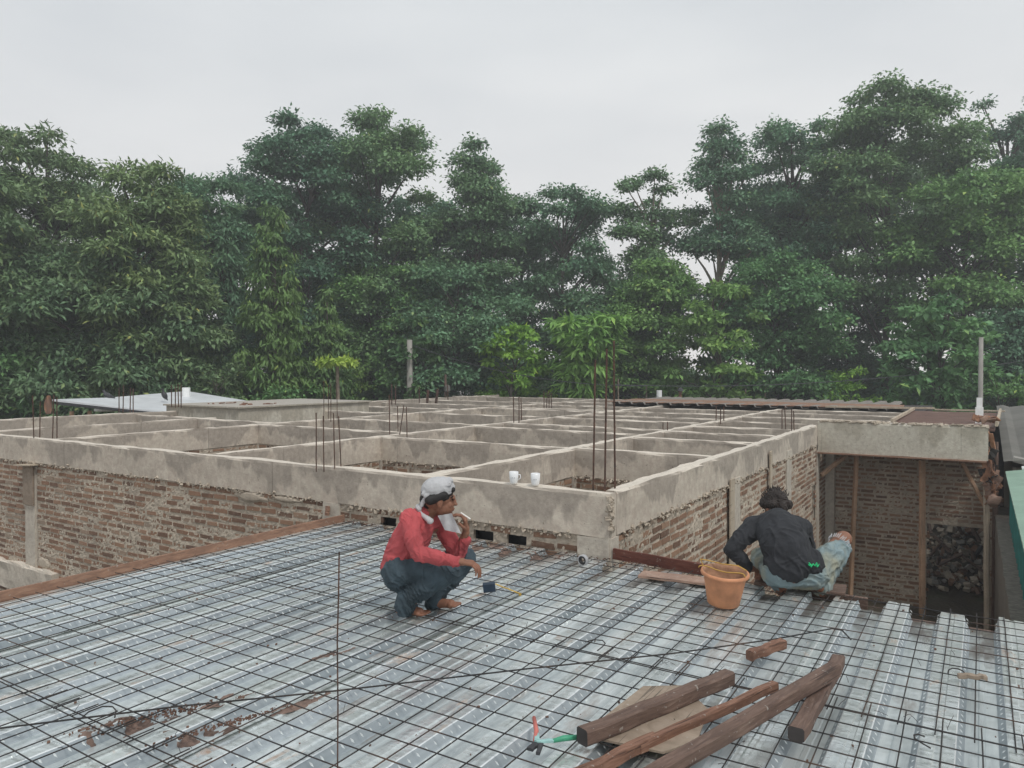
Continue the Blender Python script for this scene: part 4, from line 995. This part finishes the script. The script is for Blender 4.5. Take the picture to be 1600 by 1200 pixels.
# far dense belt of wood: separate dark trees standing behind
for i, px in enumerate(range(-120, 1760, 94)):
    yt = (0 if px < 760 else 60)+[470,455,480,465,490,500,470,485,500,505,492,515,500,508,520,512,505,520,500,480][i % 20]
    T_('dark tree deep in the wood behind, %s' % ('seen between the nearer trunks'), px, 52+3*(i % 3), yt, 210, 'layered', 26, .04, 90+i, group='dark trees deep in the wood', airy=1.1)
# papaya
def papaya():
    q = cp(527, 566, 29); b = Vector((q.x, q.y, GZ)); t = empty('papaya_tree', b, 'small papaya tree with flat lime green top and pale stem, behind the raised slab', 'papaya tree')
    mb = MB(); H = q.z-GZ; mb.tube([b, b+Vector((.05,0,H*.5)), b+Vector((.0,0,H))], [.11,.09,.06], 8); mb.build('trunk', M['palebark'], t)
    rng = np.random.default_rng(5); V = []
    mb = MB()
    for k in range(22):
        a = k*2.4; l = .4+.35*((k*7) % 10)/10; e = Vector((math.cos(a)*l, math.sin(a)*l, .12-.25*l+.02*(k % 4)))
        mb.tube([b+Vector((0,0,H)), b+Vector((0,0,H))+e*.5+UP*.06, b+Vector((0,0,H))+e], .01, 4)
        V.append(leaves(rng, np.array(Vector((0,0,H))+e), .16, 20, .26, .13, .5, .35, None, .1))
    mb.build('leaf_stalks', M['leaf_lime'], t); leafmesh('crown', np.concatenate(V), M['leaf_lime'], t)
papaya()

# ------------------------------------------------------------------ people
def blob(name, caps, mat, parent, voxel=.006, smooth=6, fold=0, fscale=(9,9,3), ells=(), fseed=0, sub=None, fang=.6):
    ca, sa = math.cos(fang), math.sin(fang)
    mb = MB()
    for (p, q, r0, r1) in caps:
        p = Vector(p); q = Vector(q); d = q-p; L = d.length
        if L < 1e-5: d = UP.copy(); L = 1e-4
        d.normalize(); a = d.orthogonal().normalized(); b = d.cross(a); n = 14; vs = []; rings = []
        for k in range(1, 6): t_ = -PI/2+PI/2*k/5; rings.append((math.sin(t_)*r0, math.cos(t_)*r0))
        for k in range(0, 5): t_ = PI/2*k/5; rings.append((L+math.sin(t_)*r1, math.cos(t_)*r1))
        for (z, r) in rings:
            for i in range(n): an = 2*PI*i/n; vs.append(p+d*z+(a*math.cos(an)+b*math.sin(an))*r)
        m = len(rings); vs += [p-d*r0, p+d*(L+r1)]
        fs = [(k*n+i, k*n+(i+1)%n, (k+1)*n+(i+1)%n, (k+1)*n+i) for k in range(m-1) for i in range(n)]
        fs += [(m*n, (i+1)%n, i) for i in range(n)] + [(m*n+1, (m-1)*n+i, (m-1)*n+(i+1)%n) for i in range(n)]
        mb.add(vs, fs)
    for (c_, rad, R) in ells:
        n = 18; m = 10; vs = []; c_ = Vector(c_)
        for k in range(1, m):
            th = PI*k/m
            for i in range(n): ph = 2*PI*i/n; vs.append(c_+R@Vector((rad[0]*math.sin(th)*math.cos(ph), rad[1]*math.sin(th)*math.sin(ph), rad[2]*math.cos(th))))
        vs += [c_+R@Vector((0,0,rad[2])), c_-R@Vector((0,0,rad[2]))]; tp = (m-1)*n
        fs = [(k*n+i, (k+1)*n+i, (k+1)*n+(i+1)%n, k*n+(i+1)%n) for k in range(m-2) for i in range(n)]
        fs += [(tp, i, (i+1)%n) for i in range(n)] + [(tp+1, (m-2)*n+(i+1)%n, (m-2)*n+i) for i in range(n)]
        mb.add(vs, fs)
    o = mb.build(name, mat, None)
    md = o.modifiers.new('r', 'REMESH'); md.mode = 'VOXEL'; md.voxel_size = voxel
    if smooth:
        s_ = o.modifiers.new('s', 'SMOOTH'); s_.factor = .6; s_.iterations = smooth
    dg = bpy.context.evaluated_depsgraph_get(); dg.update()
    me = bpy.data.meshes.new_from_object(o.evaluated_get(dg)); me.name = name
    old = o.data; o.modifiers.clear(); o.data = me; bpy.data.meshes.remove(old)
    if fold:
        N = len(me.vertices); co = np.empty(N*3, np.float32); me.vertices.foreach_get('co', co); co = co.reshape(-1,3)
        no = np.empty(N*3, np.float32); me.vertices.foreach_get('normal', no); no = no.reshape(-1,3)
        e = np.empty(N, np.float32)
        for i in range(N):
            x, y, z = co[i]; u = x*CR.x+y*CR.y; v = x*CF.x+y*CF.y
            p_ = u*ca+z*sa; q_ = -u*sa+z*ca; wq = .12*noise.noise(Vector((u*6, v*6, z*6+fseed)))
            s1 = noise.noise(Vector(((p_+wq)*fscale[0], v*fscale[1], q_*fscale[2]+fseed)))
            s2 = noise.noise(Vector(((q_+wq)*fscale[0]*1.3, v*fscale[1], p_*fscale[2]*1.5-fseed)))
            e[i] = max(-.5, 1-abs(s1)*6)*.75 + max(-.4, 1-abs(s2)*7)*.35
        co += no*(e*fold)[:,None]; me.vertices.foreach_set('co', co.ravel()); me.update()
    me.polygons.foreach_set('use_smooth', [True]*len(me.polygons))
    if not me.materials: me.materials.append(mat)
    if parent: o.parent = parent; o.matrix_parent_inverse = wm(parent).inverted()
    return o
def basis(f, u):
    f = f.normalized(); l = u.cross(f).normalized(); u = f.cross(l); return Matrix((f, l, u)).transposed()  # columns: forward, left, up
def head_parts(c, f, u, s=1.0):
    B = basis(f, u); P = lambda x, y, z: c+B@(Vector((x,y,z))*s)
    ells = [(P(-.012,0,.02), (.098*s,.078*s,.092*s), B), (P(.03,0,-.045), (.062*s,.058*s,.068*s), B), (P(.062,0,-.088), (.026*s,.03*s,.022*s), B),
            (P(.083,0,.012), (.016*s,.05*s,.012*s), B), (P(.092,0,-.018), (.016*s,.010*s,.022*s), B), (P(.103,0,-.032), (.013*s,.014*s,.010*s), B),
            (P(.086,0,-.058), (.014*s,.024*s,.007*s), B), (P(.083,0,-.068), (.013*s,.021*s,.006*s), B),
            (P(.06,.036,-.03), (.02*s,.018*s,.022*s), B), (P(.06,-.036,-.03), (.02*s,.018*s,.022*s), B),
            (P(.0,.078,-.015), (.018*s,.008*s,.03*s), B), (P(.0,-.078,-.015), (.018*s,.008*s,.03*s), B)]
    return ells, P, B
def hand_caps(w, d, n_, thumb, curl=.9, s=1.0, spread=.1):
    """wrist w, direction d, palm normal n_ (side the fingers curl to), thumb side vector"""
    d = d.normalized(); n_ = (n_-d*n_.dot(d)).normalized(); sd_ = d.cross(n_).normalized()
    if sd_.dot(thumb) < 0: sd_ = -sd_
    caps = [(w, w+d*.03*s, .022*s, .024*s)]
    for k, (o_, l, r) in enumerate(((.027,.095,.0085),(.009,.105,.009),(-.009,.098,.0085),(-.026,.078,.0075))):
        root = w+d*.085*s+sd_*o_*s; caps.append((w+d*.015*s+sd_*o_*.5*s, root, .014*s, .0115*s))
        p = root; ang = .15+curl*.25*k*.3; dd = (d+sd_*spread*o_*20).normalized()
        for seg, fr in enumerate((.45,.3,.25)):
            ang += curl*(.45,.75,.5)[seg]
            v = dd*math.cos(ang)+n_*math.sin(ang); q = p+v*l*fr*s; caps.append((p, q, r*s*(1-.1*seg), r*s*(.92-.1*seg))); p = q
    p = w+d*.03*s+sd_*.022*s; q = p+(d*.6+sd_*.7+n_*.35).normalized()*.04*s; r_ = q+(d*.8+sd_*.25+n_*.6).normalized()*.035*s
    caps += [(p, q, .013*s, .0105*s), (q, r_, .0105*s, .0085*s)]
    return caps
def foot_caps(an, d, s=1.0, z=.03):
    d = d.normalized(); sd_ = d.cross(UP); f = Vector((an.x, an.y, z))
    caps = [(an, f+UP*.03-d*.02, .034*s, .032*s), (f-d*.04+UP*.012, f+d*.1+UP*.012, .03*s, .028*s), (an-UP*.01, f+d*.1+UP*.015, .03*s, .024*s), (f+d*.1-sd_*.02+UP*.006, f+d*.1+sd_*.02+UP*.006, .022*s, .022*s)]
    for k in range(5):
        p = f+d*.11+sd_*(k-2)*.018+UP*.004; caps.append((p, p+d*(.05-.006*abs(k-.5)), .0105 if k else .013, .009 if k else .012))
    return caps

# worker in red, squatting
w1 = cp(640, 955, 5.12); root = empty('person', (w1.x, w1.y, .02), 'man in a red long sleeved shirt squatting with a cigarette, grey cloth on his head', 'person')
Q = cp
hc = Q(686, 779, 5.12); hf = (CR*1.0+CF*.18-UP*.06); hu = (UP*1.0+CR*.08)
ells, HP, HB = head_parts(hc, hf, hu, 1.14)
pel = Q(628,892,5.2); ch = Q(650,828,5.14); nk = Q(668,802,5.14)
shN = Q(640,810,5.02); elN = Q(653,864,4.9); wrN = Q(715,877,4.8); shF = Q(688,816,5.26); elF = Q(714,866,5.2); wrF = Q(728,837,5.12)
hipN = Q(622,896,5.08); knN = Q(702,895,4.96); anN = Q(634,945,5.04); hipF = Q(640,892,5.3); knF = Q(727,874,5.26); anF = Q(678,938,5.24)
hN = hand_caps(wrN, (CR*.95-UP*.1-CF*.12), (-UP*.8+CR*.3), UP*.4+CF*.8, .75, 1.1)
hF = hand_caps(wrF+UP*.02, (UP*.9-CR*.02-CF*.1), (-CR*.9+UP*.1), -CF+CR*.1, 1.0, 1.08)
caps = [(pel, ch, .1, .11), (ch, nk, .1, .06), (nk, hc-UP*.03-CR*.012, .055, .052), (shN, elN, .045, .038), (elN, wrN, .038, .026), (shF, elF, .045, .038), (elF, wrF+UP*.02, .038, .026),
        (hipN, knN, .07, .055), (knN, anN, .05, .036), (hipF, knF, .07, .055), (knF, anF, .05, .036), (ch, shN, .08, .05), (ch, shF, .08, .05)]
caps += hN+hF+foot_caps(Q(634,950,5.05), CR*.9-CF*.25, 1.1, .03)+foot_caps(Q(683,942,5.22), CR*.9-CF*.15, 1.1, .03)
blob('body', caps, M['skin'], root, .0042, 3, ells=ells)
blob('shirt', [(Q(623,886,5.17), Q(638,850,5.14), .128, .132), (Q(638,850,5.14), Q(652,824,5.14), .132, .122), (Q(652,824,5.14), Q(662,806,5.15), .12, .068),
     (Q(650,814,5.1), shN, .085, .062), (Q(662,814,5.16), shF, .085, .06), (shN, Q(645,838,4.95), .066, .06), (Q(645,838,4.95), elN, .06, .054), (elN, Q(690,873,4.82), .054, .044), (Q(690,873,4.82), Q(714,878,4.80), .044, .038),
     (shF, elF, .062, .054), (elF, Q(727,845,5.14), .054, .04), (Q(660,804,5.12), Q(672,802,5.16), .062, .058)], M['redshirt'], root, .005, 3, .008, (17,8,5), fang=-.5)
blob('trousers', [(Q(625,893,5.1), Q(628,897,5.3), .128, .122), (hipN, Q(662,888,5.02), .108, .088), (Q(662,888,5.02), knN, .088, .074), (knN, Q(668,914,4.98), .074, .074), (Q(668,914,4.98), Q(636,934,5.04), .074, .074), (Q(636,934,5.04), Q(634,946,5.05), .074, .08),
     (hipF, knF, .105, .074), (knF, Q(702,905,5.25), .076, .072), (Q(702,905,5.25), Q(680,929,5.24), .072, .066), (Q(680,929,5.24), Q(678,939,5.24), .066, .07), (Q(627,901,5.14), Q(640,921,5.1), .105, .08)], M['jeans'], root, .005, 2, .012, (17,9,4), fseed=3, fang=.75)
# hair under the cloth, eyes, brow
blob('hair', [(HP(-.075,0,-.005), HP(-.06,0,-.04), .05, .035), (HP(.02,-.07,.035), HP(-.06,-.06,.0), .03, .035), (HP(.02,.07,.035), HP(-.06,.06,.0), .03, .035), (HP(.075,-.04,.062), HP(.08,.04,.062), .02, .02)], M['hair'], root, .005, 2, ells=[(HP(-.015,0,.03), (.113,.095,.1), HB)])
eb_ = MB()
for s_ in (-1, 1): eb_.tube([HP(.078,s_*.02,.018), HP(.08,s_*.035,.022), HP(.066,s_*.055,.016)], .0045, 5); eb_.lathe(HP(.079,s_*.034,.002), [(0,-.006),(.008,0),(0,.006)], 8)
eb_.build('eyebrow', M['hair'], root)
# head cloth: cap, wrap folds, tail over neck and loose end under the chin
hcl = blob('head_cloth', [(HP(.05,-.06,.10), HP(-.085,-.055,.02), .018, .016), (HP(.06,-.03,.115), HP(-.1,-.045,.035), .02, .015), (HP(.06,.03,.115), HP(-.09,.05,.03), .02, .015),
     (HP(-.09,-.04,.0), HP(-.12,-.03,-.07), .015, .012), (HP(-.09,.03,.0), HP(-.12,.02,-.07), .015, .012)], M['towel'], root, .005, 2, .004, (16,16,12),
     ells=[(HP(-.01,0,.062), (.118,.100,.082), basis(hf*1+UP*.18, hu-CR*.2))])
blob('neck_cloth', [(HP(-.12,-.03,-.08), HP(-.05,-.07,-.125), .014, .022), (HP(-.12,.03,-.08), HP(-.06,.06,-.13), .014, .022), (HP(-.12,-.03,-.06), HP(-.12,.03,-.06), .022, .022)], M['towel'], root, .005, 2, .004, (16,16,12))
mb = MB(); vs = []
e0 = Q(688,806,5.02); 
for k in range(8):
    for i in range(7):
        vs.append(Q(684+i*3.6+k*2.2-(.35*k*(6-i)*.3), 804+k*3.2+(i-3)*(-.6)+(k*i*.22), 5.06+.012*math.sin(i*1.5+k*.6)))
vs += [v+CF*.004 for v in vs]
mb.add(vs, [(k*7+i, k*7+i+1, (k+1)*7+i+1, (k+1)*7+i) for k in range(7) for i in range(6)]+[(56+(k+1)*7+i, 56+(k+1)*7+i+1, 56+k*7+i+1, 56+k*7+i) for k in range(7) for i in range(6)])
mb.build('cloth_end', M['towel'], root, True)
cg = MB(); a_ = Q(720,801,5.06); cg.tube([a_, Q(735,811,5.03)], .0048, 8); o = cg.build('cigarette', M['paper']); tag(o, 'lit white cigarette between the fingers of the man in red', 'cigarette')

# worker in black, crouched with his back to the camera
w2 = cp(1250, 930, 5.6); root = empty('person', (w2.x, w2.y, .02), 'man in a black shirt and torn pale jeans crouching with his back turned, head bent', 'person')
hc = Q(1212, 793, 5.32); hf = (CF*.75-UP*.75-CR*.22); hu = (CF*.55+UP*.7-CR*.12)
hc = Q(1212, 792, 5.95)
ells, HP, HB = head_parts(hc, hf, hu, 1.08)
shL = Q(1178,824,5.8); shR = Q(1252,826,5.85); elL = Q(1143,858,5.72); wrL = Q(1172,888,5.78); elR = Q(1262,862,6.1); wrR = Q(1205,892,6.02)
pel = Q(1238,893,5.55); ch = Q(1216,835,5.72)
hipL = Q(1218,896,5.6); knL = Q(1188,872,6.02); anL = Q(1219,915,5.68); hipR = Q(1266,896,5.6); knR = Q(1318,842,5.86); anR = Q(1282,916,5.62)
hL = hand_caps(wrL, (CR*.7-UP*.25+CF*.5), (-UP*.9+CF*.2), CR*.1+CF*.9, .8, 1.05)
hR = hand_caps(wrR, (-CR*.9-UP*.3+CF*.2), (-UP*.9), CF, .8, 1.05)
caps = [(pel, ch, .1, .11), (ch, Q(1213,808,5.86), .09, .055), (Q(1213,808,5.86), hc, .055, .055), (ch, shL, .07, .045), (ch, shR, .07, .045), (shL, elL, .043, .036), (elL, wrL, .036, .026), (shR, elR, .043, .036), (elR, wrR, .036, .026),
        (hipL, knL, .07, .055), (knL, anL, .05, .036), (hipR, knR, .07, .064), (knR, anR, .06, .036)]
caps += hL+hR+foot_caps(Q(1220,922,5.66), CF*.9-CR*.25, 1.15, .035)+foot_caps(Q(1284,924,5.6), CF*.7+CR*.6, 1.15, .035)

blob('body', caps, M['skin'], root, .0045, 3, ells=ells)
blob('shirt', [(Q(1236,876,5.56), Q(1226,850,5.6), .165, .185), (Q(1226,850,5.6), Q(1214,828,5.72), .185, .165), (Q(1216,830,5.7), Q(1212,812,5.84), .15, .085), (Q(1212,826,5.74), shL, .13, .085), (Q(1220,826,5.76), shR, .13, .09),
     (shL, Q(1158,842,5.75), .088, .072), (Q(1158,842,5.75), elL, .072, .06), (elL, Q(1160,876,5.75), .06, .052), (Q(1160,876,5.75), Q(1168,885,5.77), .05, .045), (shR, elR, .085, .065), (elR, Q(1215,890,6.02), .06, .045),
     (Q(1222,878,5.56), Q(1262,880,5.56), .14, .12), (Q(1272,872,5.6), Q(1276,888,5.58), .055, .04)], M['blackshirt'], root, .006, 3, .010, (12,7,4), fseed=8, fang=.5)
blob('trousers', [(Q(1212,893,5.58), Q(1268,895,5.58), .115, .125), (hipR, Q(1298,868,5.72), .12, .1), (Q(1298,868,5.72), Q(1308,857,5.78), .1, .076), (Q(1312,858,5.79), Q(1300,885,5.72), .085, .075), (Q(1300,885,5.72), Q(1287,908,5.63), .075, .07), (Q(1287,908,5.63), Q(1284,916,5.61), .07, .075),
     (hipL, knL, .11, .082), (knL, Q(1206,898,5.82), .08, .072), (Q(1206,898,5.82), Q(1219,912,5.68), .072, .068)], M['palejeans'], root, .0055, 2, .011, (17,9,5), fseed=5, fang=.9)
# frayed edge of the torn knee
fr_ = MB()
for k in range(34):
    a = 2*PI*k/34; B_ = basis((knR-hipR).normalized(), UP); p = Q(1311,850,5.81)+B_@Vector((.0, math.cos(a)*.078, math.sin(a)*.078))
    fr_.tube([p-B_@Vector((.02,0,0)), p+B_@Vector((.012+rnd.uniform(-.01,.012), math.cos(a)*.012+rnd.uniform(-.01,.01), math.sin(a)*.012+rnd.uniform(-.01,.01)))], .003, 4)
fr_.build('frayed_edge', M['towel'], root)
blob('hair', [(HP(.02,-.06,.05), HP(-.06,-.06,-.02), .045, .04), (HP(.02,.06,.05), HP(-.06,.06,-.02), .045, .04), (HP(-.09,0,.02), HP(-.07,0,-.06), .05, .035), (HP(.05,0,.08), HP(-.04,0,.1), .04, .04)], M['hairbrown'], root, .005, 3, .006, (34,34,30), ells=[(HP(-.02,0,.03), (.11,.095,.1), HB)])
tf = MB()
for k in range(110):
    a = rnd.uniform(0, 2*PI); b_ = rnd.uniform(-.2, 1.2); v = Vector((math.cos(a)*math.cos(b_)*.11-.02, math.sin(a)*math.cos(b_)*.095, math.sin(b_)*.1+.03))
    p = HP(*v); q = HP(*(v*1.16+Vector((rnd.uniform(-.02,.02), rnd.uniform(-.02,.02), rnd.uniform(-.01,.03))))); tf.tube([p, p.lerp(q,.7)], [.005,.001], 4)
tf.build('hair', M['hairbrown'], root)
# green script on the shirt hem
gp = MB(); pts = [Q(1263+k*1.5, 882+2.0*math.sin(k*2.1)+(k*.1), 5.405+.0012*k*k*.28) for k in range(13)]
gp.tube(pts, .004, 4); gp.tube([Q(1264,879,5.408), Q(1268,886,5.405)], .0045, 4); gp.tube([Q(1276,879,5.41), Q(1277,886,5.41)], .0045, 4); gp.build('shirt_print', M['greenprint'], root)

# man in a hat far behind the roof edge
p3 = cp(1064, 610, 31); root = empty('person', (p3.x, p3.y, GZ), 'far off man in a dark hat, only his head above the far roof edge', 'person')
hc = cp(1063, 612, 31); ells, HP, HB = head_parts(hc, -CF, UP, 1.1)
caps = [(hc-UP*.1, hc-UP*.25, .06, .07), (hc-UP*.35+CR*-.18, hc-UP*.35+CR*.18, .08, .08), (hc-UP*.4, hc-UP*.95, .17, .15)]
for s_ in (-1, 1): caps += [(hc-UP*.35+CR*.2*s_, hc-UP*.65+CR*.26*s_, .055, .045), (hc-UP*.65+CR*.26*s_, hc-UP*.9+CR*.2*s_-CF*.1, .045, .035), (hc-UP*.95+CR*.09*s_, hc-UP*1.4+CR*.1*s_, .09, .065), (hc-UP*1.4+CR*.1*s_, hc-UP*1.85+CR*.1*s_, .06, .045), (hc-UP*1.85+CR*.1*s_, hc-UP*1.9+CR*.1*s_-CF*.15, .045,.04)]
blob('body', caps, M['skin'], root, .014, 2, ells=ells)
blob('shirt', [(hc-UP*.36+CR*-.18, hc-UP*.36+CR*.18, .1, .1), (hc-UP*.42, hc-UP*.95, .19, .17)]+[(hc-UP*.36+CR*.2*s_, hc-UP*.62+CR*.26*s_, .075, .065) for s_ in (-1,1)], M['lightcloth'], root, .014, 2)
mb = MB(); mb.lathe(hc+UP*.06, [(.0,.12),(.08,.11),(.115,.03),(.12,0),(.2,-.03),(.2,-.035),(.1,-.01)], 20); mb.build('hat', M['dark'], root, True)
mb = MB(); mb.box(p3.x-.6, p3.x+.6, p3.y-.5, p3.y+.5, GZ, hc.z-1.96); tag(mb.build('platform', M['ply']), 'site platform on which the far man in the hat stands', 'platform')

# birds on the canopy
def bird(px, py, D, mat, lab, f):
    c_ = cp(px, py, D); t = empty('pigeon', c_, lab, 'bird', 'pigeons on the white canopy'); R = basis(f*.8+UP*.35, UP)
    blob('body', [(c_+f*.08+UP*.1, c_+f*.12+UP*.17, .045, .035), (c_-f*.08+UP*.0, c_-f*.22-UP*.05, .045, .02), (c_-UP*.02, c_-UP*.12+CR*.02, .012, .008), (c_+CF*.03, c_-UP*.12+CF*.03, .012, .008), (c_+f*.13+UP*.17, c_+f*.18+UP*.165, .016, .006)], M[mat], t, .008, 2, ells=[(c_+UP*.03, (.13,.075,.08), R)])
bird(168, 619, 22.6, 'dark', 'grey pigeon standing on the left part of the white canopy', -CR)
bird(257, 619, 23, 'black', 'black pigeon on the white canopy beside the raised slab', -CR*.4+UP*.3)

# ------------------------------------------------------------------ haze
HZ = MB(); HZ.box(-95, 75, -12, 130, GZ-1.2, 26)
t = NT('haze_air'); t.t.nodes.remove(t.b)
v = t.n('ShaderNodeVolumePrincipled', {'Color': (.93,.95,.98,1), 'Density': .0031, 'Anisotropy': .2}); t.t.links.new(v.outputs[0], t.out.inputs['Volume'])
tag(HZ.build('haze', t.m), kind='stuff')
